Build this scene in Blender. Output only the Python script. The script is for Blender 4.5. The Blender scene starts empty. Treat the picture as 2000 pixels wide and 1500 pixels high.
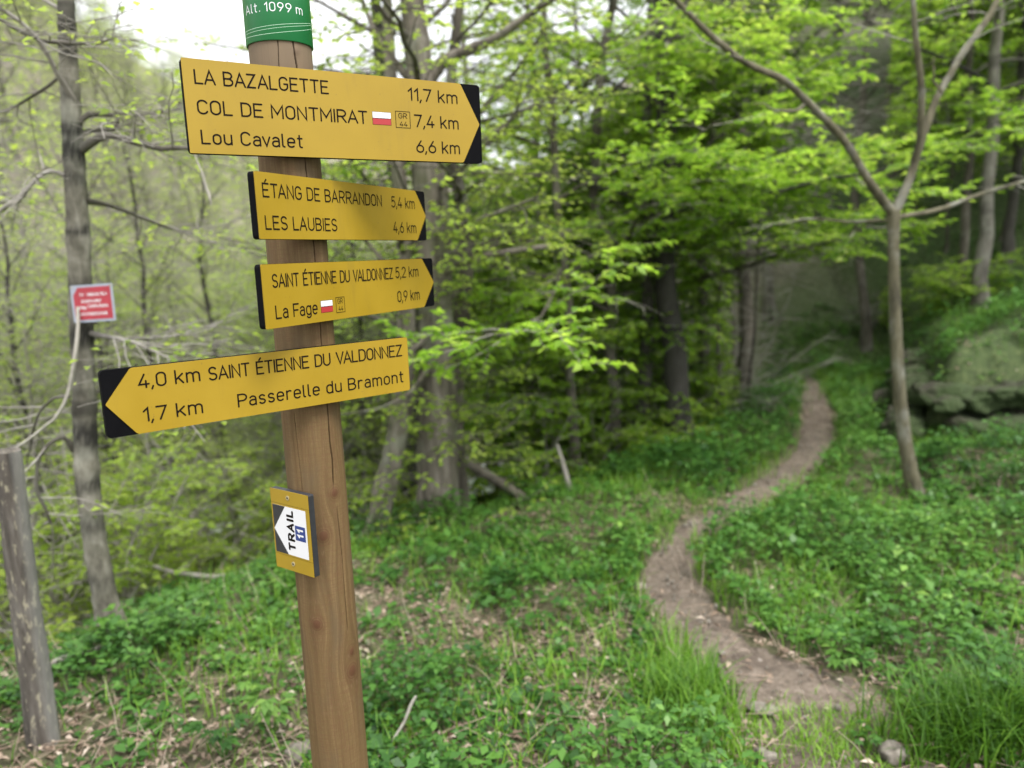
import bpy, math
import numpy as np
from mathutils import Matrix, Vector

rng = np.random.default_rng(11)
SC = bpy.context.scene
COL = SC.collection
rad = math.radians

# ------------------------------------------------------------------ camera
F_PX, CAM_H = 1500.0, 1.65
PITCH, ROLL = rad(9.5), rad(2.1)
_f = np.array([0, math.cos(PITCH), -math.sin(PITCH)])
_r0 = np.array([1.0, 0, 0]); _u0 = np.cross(_r0, _f)
CR = math.cos(ROLL) * _r0 - math.sin(ROLL) * _u0
CU = math.sin(ROLL) * _r0 + math.cos(ROLL) * _u0
CAM = np.array([0, 0, CAM_H])
cam_d = bpy.data.cameras.new('camera'); cam = bpy.data.objects.new('camera', cam_d); COL.objects.link(cam)
m = Matrix.Identity(4)
for i in range(3):
    m[i][0], m[i][1], m[i][2], m[i][3] = CR[i], CU[i], -_f[i], CAM[i]
cam.matrix_world = m
cam_d.sensor_width = 36; cam_d.lens = 27; cam_d.clip_start = 0.05; cam_d.clip_end = 600
cam_d.dof.use_dof = True; cam_d.dof.focus_distance = 1.46; cam_d.dof.aperture_fstop = 2.3
SC.camera = cam

# ------------------------------------------------------------------ sky, sun, exposure
W = bpy.data.worlds.new('World'); SC.world = W; W.use_nodes = True
nt = W.node_tree; nt.nodes.clear()
sky = nt.nodes.new('ShaderNodeTexSky'); sky.sky_type = 'NISHITA'; sky.sun_disc = False
SUN_EL, SUN_ROT = rad(61), rad(140)
sky.sun_elevation = SUN_EL; sky.sun_rotation = SUN_ROT; sky.air_density = 1.0; sky.dust_density = 3.0
tc = nt.nodes.new('ShaderNodeTexCoord')
cn = nt.nodes.new('ShaderNodeTexNoise'); cn.inputs['Scale'].default_value = 2.2; cn.inputs['Detail'].default_value = 5
cr = nt.nodes.new('ShaderNodeValToRGB')
cr.color_ramp.elements[0].position = .3; cr.color_ramp.elements[0].color = (6.4, 6.5, 6.7, 1)
cr.color_ramp.elements[1].position = .75; cr.color_ramp.elements[1].color = (9.5, 9.5, 9.4, 1)
mx = nt.nodes.new('ShaderNodeMix'); mx.data_type = 'RGBA'; mx.inputs[0].default_value = .86
bg = nt.nodes.new('ShaderNodeBackground'); bg.inputs['Strength'].default_value = .118
wo = nt.nodes.new('ShaderNodeOutputWorld')
nt.links.new(tc.outputs['Generated'], cn.inputs['Vector']); nt.links.new(cn.outputs[0], cr.inputs[0])
nt.links.new(sky.outputs[0], mx.inputs[6]); nt.links.new(cr.outputs[0], mx.inputs[7])
sz = nt.nodes.new('ShaderNodeSeparateXYZ'); mrg = nt.nodes.new('ShaderNodeMapRange'); vm = nt.nodes.new('ShaderNodeVectorMath'); vm.operation = 'SCALE'
mrg.inputs['From Min'].default_value = 0.1; mrg.inputs['From Max'].default_value = 1; mrg.inputs['To Min'].default_value = 1.0; mrg.inputs['To Max'].default_value = 1.9   # an overcast sky is brightest overhead
nt.links.new(tc.outputs['Generated'], sz.inputs[0]); nt.links.new(sz.outputs[2], mrg.inputs[0]); nt.links.new(mx.outputs[2], vm.inputs[0]); nt.links.new(mrg.outputs[0], vm.inputs['Scale'])
nt.links.new(vm.outputs[0], bg.inputs['Color']); nt.links.new(bg.outputs[0], wo.inputs[0])
sun_d = bpy.data.lights.new('sun', 'SUN'); sun_d.energy = 2.3; sun_d.angle = rad(22); sun_d.color = (1, .965, .91)
sun = bpy.data.objects.new('sun', sun_d); COL.objects.link(sun)
_sd = Vector((math.sin(SUN_ROT) * math.cos(SUN_EL), math.cos(SUN_ROT) * math.cos(SUN_EL), math.sin(SUN_EL)))
_sd = Vector((_sd.x, -abs(_sd.y), _sd.z))                      # behind-left of the camera
sky.sun_rotation = math.atan2(_sd.x, _sd.y)
sun.rotation_euler = _sd.to_track_quat('Z', 'Y').to_euler()
vs = SC.view_settings
vs.view_transform = 'Standard'; vs.look = 'None'; vs.gamma = 1; vs.exposure = 0.86
try: vs.use_curve_mapping = False
except Exception: pass
try:
    SC.cycles.use_denoising = True; SC.cycles.max_bounces = 12; SC.cycles.diffuse_bounces = 7; SC.cycles.transmission_bounces = 8; SC.cycles.transparent_max_bounces = 8
    SC.cycles.sample_clamp_indirect = 6
except Exception: pass

# ------------------------------------------------------------------ helpers
def ray(px, py): return _f + (px - 1000) / F_PX * CR - (py - 750) / F_PX * CU
def at(px, py, Y):
    d = ray(px, py); return CAM + d * (Y / d[1])
def sstep(a, b, x):
    t = np.clip((x - a) / (b - a), 0, 1); return t * t * (3 - 2 * t)
_lat = rng.random((64, 64))
def vnoise(x, y):
    x = np.asarray(x, float); y = np.asarray(y, float)
    xi = np.floor(x).astype(int); yi = np.floor(y).astype(int); fx = x - xi; fy = y - yi
    fx = fx * fx * (3 - 2 * fx); fy = fy * fy * (3 - 2 * fy)
    g = lambda a, b: _lat[a % 64, b % 64]
    return (g(xi, yi) * (1 - fx) + g(xi + 1, yi) * fx) * (1 - fy) + (g(xi, yi + 1) * (1 - fx) + g(xi + 1, yi + 1) * fx) * fy
def fbm(x, y, o=4):
    s = 0; a = .5
    for k in range(o):
        s = s + a * vnoise(x * 2 ** k + 17 * k, y * 2 ** k + 5 * k); a *= .5
    return s / (1 - .5 ** o)
def nrm(v): return v / np.maximum(np.linalg.norm(v, axis=-1, keepdims=True), 1e-9)

def tag(o, label=None, cat=None, group=None, kind=None):
    for k, v in (('label', label), ('category', cat), ('group', group), ('kind', kind)):
        if v: o[k] = v
    return o
def empty(name, loc=(0, 0, 0), rz=0):
    o = bpy.data.objects.new(name, None); o.empty_display_size = .1; COL.objects.link(o)
    o.location = loc; o.rotation_euler = (0, 0, rz); return o
def mesh(name, V, faces, mats, parent=None, smooth=True, midx=None, attrs=None):
    """faces: list of (N,k) index arrays"""
    me = bpy.data.meshes.new(name); V = np.ascontiguousarray(V, np.float32)
    faces = [np.asarray(f, np.int32) for f in faces if len(f)]
    loops = np.concatenate([f.ravel() for f in faces]); tot = np.concatenate([np.full(len(f), f.shape[1], np.int32) for f in faces])
    st = np.concatenate([[0], np.cumsum(tot)[:-1]]).astype(np.int32)
    me.vertices.add(len(V)); me.vertices.foreach_set('co', V.ravel())
    me.loops.add(len(loops)); me.loops.foreach_set('vertex_index', loops)
    me.polygons.add(len(tot)); me.polygons.foreach_set('loop_start', st); me.polygons.foreach_set('loop_total', tot)
    me.polygons.foreach_set('use_smooth', np.full(len(tot), bool(smooth)))
    if not isinstance(mats, (list, tuple)): mats = [mats]
    for mt in mats: me.materials.append(mt)
    if midx is not None: me.polygons.foreach_set('material_index', np.asarray(midx, np.int32))
    for an, av in (attrs or {}).items():
        av = np.asarray(av, np.float32)
        a = me.attributes.new(an, 'FLOAT' if av.ndim == 1 else 'FLOAT_VECTOR', 'POINT')
        a.data.foreach_set('value' if av.ndim == 1 else 'vector', av.ravel())
    me.update(calc_edges=True); me.validate()
    o = bpy.data.objects.new(name, me); COL.objects.link(o)
    if parent is not None: o.parent = parent
    return o

class Geo:
    def __init__(s): s.V = []; s.Q = []; s.M = []; s.A = []; s.n = 0
    def add(s, V, Q, mat=0, a=None):
        V = np.asarray(V, float).reshape(-1, 3); Q = np.asarray(Q, int)
        s.V.append(V); s.Q.append(Q + s.n); s.M.append(np.full(len(Q), mat)); s.n += len(V)
        s.A.append(np.zeros(len(V)) if a is None else np.asarray(a, float))
    def build(s, name, mats, parent=None, smooth=True, shift=None):
        V = np.concatenate(s.V)
        if shift is not None: V = V - np.asarray(shift)
        qs = {}
        order = []
        ks = sorted({q.shape[1] for q in s.Q})
        faces = []; mi = []
        for k in ks:
            faces.append(np.concatenate([q for q in s.Q if q.shape[1] == k])); mi.append(np.concatenate([mm for q, mm in zip(s.Q, s.M) if q.shape[1] == k]))
        return mesh(name, V, faces, mats, parent, smooth, np.concatenate(mi), {'v': np.concatenate(s.A)})
    def tubes(s, P, R, M=6, mat=0, a=None, rough=0, ring=None, lump=0):
        P = np.asarray(P, float); R = np.asarray(R, float)
        if P.ndim == 2: P = P[None]; R = R[None]
        N, K, _ = P.shape
        T = nrm(np.gradient(P, axis=1)); ref = nrm(P[:, -1] - P[:, 0])
        h = np.where(np.abs(ref[:, 2:3]) > .8, np.array([[1., 0, 0]]), np.array([[0, 0, 1.]]))
        e1 = nrm(np.cross(T, h[:, None, :])); e2 = np.cross(T, e1)
        th = np.arange(M) * 2 * np.pi / M
        RR = R[:, :, None] * np.ones(M)
        if lump:
            aa = np.abs(th - np.pi)[None, None]; zz_ = P[..., 2:3] + 7 * P[..., :1]; RR = RR * (1 + lump * (fbm(aa * 1.3 + zz_ * .6 + 30, zz_ * 2.4 + 60, 4) - .5) * 2)
        if rough:
            RR = RR * (1 + rough * rng.normal(0, 1, RR.shape))
        V = P[:, :, None] + RR[..., None] * (np.cos(th)[:, None] * e1[:, :, None] + np.sin(th)[:, None] * e2[:, :, None])
        idx = np.arange(N * K * M).reshape(N, K, M); j = np.roll(idx, -1, axis=2)
        Q = np.stack([idx[:, :-1], j[:, :-1], j[:, 1:], idx[:, 1:]], -1).reshape(-1, 4)
        av = np.repeat(rng.random(N) if a is None else np.full(N, a), K * M)
        if ring is not None: av = ring.ravel()
        s.add(V.reshape(-1, 3), Q, mat, av)
        # end caps as fans of quads degenerate: close with a polygon
        s.add(V[:, -1].reshape(-1, 3), np.arange(N * M).reshape(N, M), mat, np.repeat(0.0, N * M))
    def leaves(s, B, D, Nn, L, wf=.6, mat=1, v=None, fold=.12):
        N = len(B); D = nrm(D); S = nrm(np.cross(Nn, D)); Nn = np.cross(D, S)
        L = L[:, None]; w = wf * L * .5
        V = np.stack([B, B + .42 * L * D + w * S + fold * L * Nn, B + L * D - .12 * L * np.array([0, 0, 1.]), B + .42 * L * D - w * S + fold * L * Nn], 1)
        i = np.arange(N)[:, None] * 4
        s.add(V.reshape(-1, 3), i + np.array([0, 1, 2, 3]), mat, np.repeat(rng.random(N) if v is None else v, 4))

def smooth_line(pts, n):
    pts = np.asarray(pts, float); k = np.concatenate([[0], np.cumsum(np.linalg.norm(np.diff(pts[:, :3], axis=0), axis=1))])
    t = np.linspace(0, k[-1], n)
    # catmull via repeated linear + smoothing
    q = np.stack([np.interp(t, k, pts[:, i]) for i in range(pts.shape[1])], 1)
    for _ in range(max(1, n // (2 * len(pts)))):
        q[1:-1] = .25 * q[:-2] + .5 * q[1:-1] + .25 * q[2:]
    return q
def pxline(pts, n=24):
    """pts: (px,py,Y,width_px) -> polyline and radii, real points in the scene"""
    P = np.array([list(at(a, b, Y)) + [w * .5 * Y / F_PX] for a, b, Y, w in pts])
    q = smooth_line(P, n); return q[:, :3], q[:, 3]

# ------------------------------------------------------------------ materials
def mat(name, rough=.8):
    mt = bpy.data.materials.new(name); mt.use_nodes = True; n = mt.node_tree
    b = n.nodes['Principled BSDF']; b.inputs['Roughness'].default_value = rough
    return mt, n, b
def N(n, t, **kw):
    x = n.nodes.new(t)
    for k, v in kw.items():
        if k in x.inputs: x.inputs[k].default_value = v
        else: setattr(x, k, v)
    return x
def ramp(n, src, stops):
    r = n.nodes.new('ShaderNodeValToRGB'); e = r.color_ramp.elements
    while len(e) < len(stops): e.new(.5)
    for i, (p, c) in enumerate(stops): e[i].position = p; e[i].color = (*c, 1)
    n.links.new(src, r.inputs[0]); return r.outputs[0]
def mixc(n, fac, a, b, mode='MIX'):
    x = n.nodes.new('ShaderNodeMix'); x.data_type = 'RGBA'; x.blend_type = mode
    for s, v in ((0, fac), (6, a), (7, b)):
        if hasattr(v, 'links') or hasattr(v, 'is_linked'): n.links.new(v, x.inputs[s])
        else: x.inputs[s].default_value = v if s == 0 else (*v, 1)
    return x.outputs[2]
def bump(n, b, h, s=.3, d=.01):
    x = N(n, 'ShaderNodeBump', Strength=s, Distance=d); n.links.new(h, x.inputs['Height']); n.links.new(x.outputs[0], b.inputs['Normal'])
def coords(n, kind='Object', scale=(1, 1, 1)):
    t = N(n, 'ShaderNodeTexCoord'); mp = N(n, 'ShaderNodeMapping'); mp.inputs['Scale'].default_value = scale
    n.links.new(t.outputs[kind], mp.inputs[0]); return mp.outputs[0]
def noise(n, v, scale, detail=4, rough=.55):
    x = N(n, 'ShaderNodeTexNoise', Scale=scale, Detail=detail, Roughness=rough)
    if v is not None: n.links.new(v, x.inputs['Vector'])
    return x.outputs[0]
def attr(n, name, out='Fac'):
    x = N(n, 'ShaderNodeAttribute', attribute_name=name); return x.outputs[out]

def plain(name, c, rough=.5, var=.0, scale=60, spec=.5):
    mt, n, b = mat(name, rough); b.inputs['Base Color'].default_value = (*c, 1); b.inputs['Specular IOR Level'].default_value = spec
    if var:
        f = noise(n, coords(n), scale, 5)
        n.links.new(ramp(n, f, [(.25, tuple(x * (1 - var) for x in c)), (.75, tuple(min(1, x * (1 + var)) for x in c))]), b.inputs['Base Color'])
    return mt
def leaf_mat(name, stops, trans=.55, rough=.45, tb=1.7):
    mt = bpy.data.materials.new(name); mt.use_nodes = True; n = mt.node_tree; b = n.nodes['Principled BSDF']
    b.inputs['Roughness'].default_value = rough; b.inputs['Specular IOR Level'].default_value = .35
    a = attr(n, 'v'); oi = N(n, 'ShaderNodeObjectInfo')
    c0 = ramp(n, a, stops)
    hs = N(n, 'ShaderNodeHueSaturation')
    mr = N(n, 'ShaderNodeMapRange'); mr.inputs['To Min'].default_value = .75; mr.inputs['To Max'].default_value = 1.2
    n.links.new(oi.outputs['Random'], mr.inputs['Value']); n.links.new(mr.outputs[0], hs.inputs['Value']); n.links.new(c0, hs.inputs['Color'])
    c = hs.outputs[0]
    n.links.new(c, b.inputs['Base Color'])
    tr = N(n, 'ShaderNodeBsdfTranslucent'); g = N(n, 'ShaderNodeHueSaturation'); g.inputs['Value'].default_value = tb; g.inputs['Hue'].default_value = .49
    n.links.new(c, g.inputs['Color']); n.links.new(g.outputs[0], tr.inputs['Color'])
    ms = N(n, 'ShaderNodeMixShader'); ms.inputs[0].default_value = trans
    n.links.new(b.outputs[0], ms.inputs[1]); n.links.new(tr.outputs[0], ms.inputs[2])
    n.links.new(ms.outputs[0], n.nodes['Material Output'].inputs[0]); return mt
LEAF = leaf_mat('beech_leaf', [(0, (.075, .17, .014)), (.4, (.17, .31, .026)), (.8, (.27, .42, .05)), (1, (.38, .50, .085))])
LEAF_Y = leaf_mat('young_leaf', [(0, (.15, .24, .03)), (.5, (.27, .39, .055)), (1, (.40, .50, .09))])
HERB = leaf_mat('herb_leaf', [(0, (.02, .068, .015)), (.45, (.062, .165, .028)), (.85, (.12, .26, .045)), (1, (.22, .38, .075))], .3, .42, 1.2)
GRASS = leaf_mat('grass_blade', [(0, (.04, .12, .010)), (.5, (.10, .235, .018)), (1, (.22, .38, .04))], .35, .5, 1.3)
DRY = leaf_mat('dry_leaf', [(0, (.10, .07, .048)), (.45, (.25, .18, .13)), (.8, (.40, .31, .24)), (1, (.58, .49, .41))], .12, .75, 1.0)

def bark_mat(name, c1, c2, c3, band=0, zs=.35, sc=9, lichen=(.30, .31, .26), lf=.5, moss=0):
    mt, n, b = mat(name, .9)
    v = coords(n, 'Object', (1, 1, zs)); f = noise(n, v, sc, 6, .65)
    c = ramp(n, f, [(.3, c1), (.5, c2), (.72, c3)])
    lv = noise(n, coords(n, 'Object', (1, 1, .8)), 5, 5, .6)
    c = mixc(n, ramp(n, lv, [(.52, (0, 0, 0)), (.66, (lf, lf, lf))]), c, lichen)
    if band:
        w = noise(n, coords(n, 'Object', (.6, .6, 3.2)), 1.0, 3, .5)
        c = mixc(n, ramp(n, w, [(.56, (0, 0, 0)), (.62, (band, band, band))]), c, tuple(x * .5 for x in c1)); c = mixc(n, attr(n, 'v'), c, (.012, .011, .009))
    if moss:
        w = noise(n, coords(n, 'Object', (1, 1, .5)), 3.1, 4, .6)
        c = mixc(n, ramp(n, w, [(.5, (0, 0, 0)), (.62, (moss, moss, moss))]), c, (.06, .085, .02))
    n.links.new(c, b.inputs['Base Color']); bump(n, b, f, .6, .02); return mt
BARK_GREY = bark_mat('grey_bark', (.045, .04, .033), (.15, .138, .115), (.28, .265, .23), band=.5)
BARK_BAND = bark_mat('banded_bark', (.045, .04, .03), (.16, .15, .118), (.33, .315, .265), band=.8, sc=14, zs=.5)
BARK_DARK = bark_mat('dark_bark', (.03, .026, .02), (.085, .074, .058), (.17, .152, .125), lf=.35)
BARK_YOUNG = bark_mat('young_bark', (.035, .031, .02), (.095, .085, .05), (.155, .142, .096), lichen=(.33, .34, .31), lf=.35, zs=.2, sc=22)
BARK_CENTRE = bark_mat('cracked_bark', (.035, .028, .023), (.15, .128, .108), (.30, .265, .235), zs=.16, sc=17, moss=.45)
TWIG = bark_mat('twig_bark', (.15, .135, .12), (.27, .25, .225), (.38, .36, .33), lf=.2)
TWIG_DARK = bark_mat('dark_twig_bark', (.05, .045, .036), (.09, .08, .065), (.14, .13, .11), lf=.2)
PALE = plain('bare_dead_wood', (.33, .31, .27), .8, .3, 30)

def _yellow():
    mt, n, b = mat('yellow_laminate', .42); v = coords(n, 'Object', (1, 1, .18)); f = noise(n, v, 22, 6, .7); f2 = noise(n, coords(n), 5, 4, .6)
    c = ramp(n, f2, [(.3, (.295, .190, .0085)), (.7, (.345, .226, .011))]); c = mixc(n, ramp(n, f, [(.56, (0, 0, 0)), (.78, (.35, .35, .35))]), c, (.20, .135, .02))
    sp = noise(n, coords(n), 190, 2, .5); c = mixc(n, ramp(n, sp, [(.70, (0, 0, 0)), (.78, (.5, .5, .5))]), c, (.11, .075, .03))
    n.links.new(c, b.inputs['Base Color']); n.links.new(ramp(n, f2, [(.3, (.36, .36, .36)), (.7, (.52, .52, .52))]), b.inputs['Roughness']); return mt
YELLOW = _yellow()
BLACK = plain('black_board', (.004, .004, .005), .75, .2, 40, .06)
SIDE = plain('dark_board_edge', (.022, .023, .028), .5, .25, 60)
INK = plain('engraved_brown_black', (.010, .006, .005), .8, spec=.1)
WHITE = plain('white_paint', (.70, .70, .73), .45)
FLAGRED = plain('flag_red', (.36, .025, .03), .5)
GREEN = plain('green_sleeve', (.008, .155, .042), .33, .12, 7)
GREENLINE = plain('pale_line', (.42, .62, .46), .5)
NAVY = plain('navy_square', (.018, .04, .19), .45)
STEEL = plain('screw_steel', (.35, .30, .18), .35)
REDPLATE = plain('red_sign_face', (.36, .028, .045), .5, .12, 20)
SIGNGREY = plain('pale_blue_sign_border', (.33, .36, .44), .5, .1, 20)

# ------------------------------------------------------------------ terrain
EDGE = np.array([(-6, -3), (-3.6, 1.2), (-2.15, 2.93), (-1.54, 3.89), (-.95, 4.35), (-.36, 4.74), (.14, 4.94), (.96, 5.71), (1.67, 6.16), (2.38, 7.01), (3.27, 8.77), (4.0, 10.5), (5.2, 14)])
WALL = np.array([(5.0, 12), (4.9, 9.8), (4.55, 8.9), (4.15, 7.9), (3.7, 7.0), (3.4, 6.4), (3.65, 6.1), (4.3, 6.2), (5.4, 6.3), (8, 6.2), (14, 3), (16, -8)])
PATH = np.array([(1.35, 1.2, .42), (1.15, 2.0, .36), (1.02, 2.5, .30), (.80, 2.95, .19), (.745, 3.3, .15), (.76, 3.7, .135), (.93, 4.17, .13), (1.33, 4.65, .13), (1.76, 5.15, .135), (2.21, 5.69, .14), (2.6, 6.37, .14), (3.07, 7.61, .13), (3.5, 8.8, .11), (3.72, 9.5, .085), (3.8, 9.9, .05)])
def pdist(line, x, y):
    best = np.full(x.shape, 1e9); side = np.zeros(x.shape); w = np.zeros(x.shape)
    for a, b in zip(line[:-1], line[1:]):
        d = b[:2] - a[:2]; L2 = d @ d
        t = np.clip(((x - a[0]) * d[0] + (y - a[1]) * d[1]) / L2, 0, 1)
        ex = x - a[0] - t * d[0]; ey = y - a[1] - t * d[1]; q = np.hypot(ex, ey)
        cr_ = d[0] * ey - d[1] * ex
        k = q < best; best = np.where(k, q, best); side = np.where(k, np.sign(cr_), side)
        if line.shape[1] > 2: w = np.where(k, a[2] + t * (b[2] - a[2]), w)
    return best, side, w
_AZ = np.arctan((np.array([-4000, -1000, 0, 250, 480, 700, 1000, 1150, 1300, 1500, 2000, 3000, 6000]) - 1000) / 1500)
_EL = np.array([.45, .48, .39, .245, .165, .135, .115, .135, .27, .40, .55, .5, .35])
def Z(x, y):
    x = np.asarray(x, float); y = np.asarray(y, float)
    r = np.hypot(x, y); az = np.arctan2(x, y)
    d, sd, _ = pdist(EDGE, x, y); s = d * sd
    dw, sw, _ = pdist(WALL, x, y); w = dw * sw
    z = .10 * (fbm(x * .9, y * .9, 3) - .5) + .05 * (fbm(x * 3.1, y * 3.1, 3) - .5)
    z = z + .10 * np.clip(x - 2.0, 0, 3) * sstep(6.4, 4.9, y)
    z = z - 1.45 * sstep(.05, 3.4, s) - .12 * sstep(-.3, .3, s)
    z = z + np.where(w > 0, .62 * sstep(0, .35, w) + .33 * np.clip(w, 0, 7), 0)
    t = np.interp(az, _AZ, _EL)
    r0 = np.where(az < .3, 11.5, 10.9)
    g = (48 * t + 3.0) / (48 - r0)
    front = sstep(-.2, .35, np.cos(az))
    bumps = 1 + .25 * (fbm(x * .12, y * .12, 3) - .5)
    z = z + np.clip(r - r0, 0, 40) * g * bumps * front * np.where(w > 0, .75, 1)
    return z
def Z1(x, y): return float(Z(np.array([x]), np.array([y]))[0])
def hit(px, py, ymax=40):
    d = ray(px, py); ts = np.geomspace(1.2, ymax, 1500); P = CAM + d * ts[:, None]
    k = np.argmax(P[:, 2] < Z(P[:, 0], P[:, 1])); return P[k]
def path_mask(x, y):
    d, _, w = pdist(PATH, x, y)
    w = w * (1 + .55 * (fbm(x * 4 + 3, y * 4, 3) - .5)); return d, w

def build_ground():
    nr, na = 330, 480
    r = np.concatenate([[.0], np.geomspace(.5, 95, nr - 1)])
    # finer in front
    u = np.linspace(-1, 1, na, endpoint=False); a = np.pi * (u * .55 + .45 * u ** 3)
    Rg, Ag = np.meshgrid(r, a, indexing='ij'); x = Rg * np.sin(Ag); y = Rg * np.cos(Ag)
    z = Z(x, y)
    d, w = path_mask(x, y); pm = sstep(1.35, .8, d / np.maximum(w, 1e-3)); z = z - .03 * pm
    V = np.stack([x, y, z], -1).reshape(-1, 3)
    i = np.arange(nr * na).reshape(nr, na); j = np.roll(i, -1, 1)
    Q = np.stack([i[:-1], i[1:], j[1:], j[:-1]], -1).reshape(-1, 4)
    ds, sd, _ = pdist(EDGE, x, y); s = ds * sd
    far = np.clip(sstep(.8, 3, s) + sstep(9, 11, Rg), 0, 1)
    mt, n, b = mat('forest_soil', .95)
    v = coords(n); f = noise(n, v, 14, 7, .7); f2 = noise(n, v, 1.3, 4); vo = N(n, 'ShaderNodeTexVoronoi', Scale=38.0); n.links.new(v, vo.inputs['Vector'])
    near = ramp(n, f, [(.3, (.03, .028, .015)), (.5, (.075, .075, .035)), (.75, (.17, .14, .09))])
    lit = ramp(n, vo.outputs['Color'], [(.1, (.09, .074, .06)), (.5, (.23, .195, .16)), (.9, (.38, .335, .285))])
    hill = mixc(n, ramp(n, f2, [(.42, (0, 0, 0)), (.66, (.5, .5, .5))]), lit, (.10, .14, .045))
    hill = mixc(n, attr(n, 'moss'), hill, (.065, .12, .03))
    gm_ = ramp(n, f, [(.3, (.02, .032, .010)), (.5, (.045, .075, .02)), (.72, (.09, .12, .04))])
    n.links.new(mixc(n, attr(n, 'moss'), mixc(n, attr(n, 'far'), near, hill), gm_), b.inputs['Base Color']); bump(n, b, f, .8, .03)
    dw, sw, _ = pdist(WALL, x, y); wv = dw * sw; bank = .9 * sstep(.0, .3, wv) * sstep(6, 3, wv)
    o = mesh('ground', V, [Q], mt, attrs={'far': far.ravel(), 'moss': np.maximum(bank, .8 * sstep(.2, .42, np.arctan2(x, y)) * sstep(14, 11, np.hypot(x, y)) * sstep(-.3, .2, x - 3.2) * sstep(.14, .36, fbm(x * 1.1 + 8, y * 1.1 + 8, 3))).ravel()}); tag(o, kind='structure')
    # the trodden path: its own sheet over the ground
    L = smooth_line(PATH, 420); t2 = nrm(np.gradient(L[:, :2], axis=0)); nn = np.stack([t2[:, 1], -t2[:, 0]], 1)
    us = np.linspace(-1, 1, 33)
    wl = L[:, 2] * (1 + .6 * (fbm(np.arange(420) * .31, np.full(420, 4.), 3) - .5) + .5 * (fbm(np.arange(420) * .06, np.zeros(420), 3) - .5)); wr = L[:, 2] * (1 + .6 * (fbm(np.arange(420) * .29, np.full(420, 14.), 3) - .5) + .5 * (fbm(np.arange(420) * .06, np.full(420, 9.), 3) - .5))
    ww = np.where(us[None] < 0, wl[:, None], wr[:, None]) * 1.12
    x = L[:, :1] + nn[:, :1] * us * ww; y = L[:, 1:2] + nn[:, 1:] * us * ww
    z = Z(x, y) - .03 * sstep(1.2, .7, np.abs(us))[None] + .034 * (1 - np.abs(us[None]) ** 6) - .014 + .022 * (fbm(x * 14, y * 14, 4) - .5) * (1 - us[None] ** 4)
    i = np.arange(420 * 33).reshape(420, 33)
    Q = np.stack([i[:-1, :-1], i[:-1, 1:], i[1:, 1:], i[1:, :-1]], -1).reshape(-1, 4)
    mt, n, b = mat('trodden_dirt', .95)
    v = coords(n); f = noise(n, v, 30, 8, .72); f3 = noise(n, v, 3.2, 4); vo = N(n, 'ShaderNodeTexVoronoi', Scale=75.0); n.links.new(v, vo.inputs['Vector'])
    c = ramp(n, f, [(.3, (.062, .047, .035)), (.5, (.15, .118, .092)), (.72, (.27, .222, .182))])
    c = mixc(n, ramp(n, f3, [(.45, (0, 0, 0)), (.7, (.85, .85, .85))]), c, (.065, .047, .036))
    c = mixc(n, ramp(n, vo.outputs['Color'], [(.90, (0, 0, 0)), (.97, (.6, .6, .6))]), c, (.40, .36, .32))
    n.links.new(c, b.inputs['Base Color']); bump(n, b, f, .8, .02)
    tag(mesh('path', np.stack([x, y, z], -1).reshape(-1, 3), [Q], mt), kind='structure')
    # stream in the gully
    pts = []
    c1 = np.array([(-9, 6.5), (-6, 8.2), (-3.2, 9.6), (-1.2, 10.3), (.2, 10.8), (.9, 11.4)])
    L = smooth_line(c1, 90); t2 = nrm(np.gradient(L, axis=0)); nn = np.stack([t2[:, 1], -t2[:, 0]], 1); us = np.linspace(-1, 1, 21)
    x = L[:, :1] + nn[:, :1] * us * .7; y = L[:, 1:2] + nn[:, 1:] * us * .7
    zc = Z(L[:, 0], L[:, 1]); z = np.minimum.accumulate(zc[::-1])[::-1][:, None] * 0 + zc[:, None] + .12 + .10 * (fbm(x * 3, y * 3, 3) - .5)
    i = np.arange(90 * 21).reshape(90, 21); Q = np.stack([i[:-1, :-1], i[:-1, 1:], i[1:, 1:], i[1:, :-1]], -1).reshape(-1, 4)
    mt, n, b = mat('running_water', .15)
    f = noise(n, coords(n), 2.2, 6, .65)
    fo = ramp(n, f, [(.46, (0, 0, 0)), (.54, (1, 1, 1))])
    n.links.new(mixc(n, fo, (.05, .055, .045), (.80, .83, .86)), b.inputs['Base Color'])
    n.links.new(ramp(n, f, [(.48, (.12, .12, .12)), (.56, (.8, .8, .8))]), b.inputs['Roughness']); bump(n, b, f, .5, .1)
    tag(mesh('stream', np.stack([x, y, z], -1).reshape(-1, 3), [Q], mt), kind='structure')
build_ground()

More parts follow.
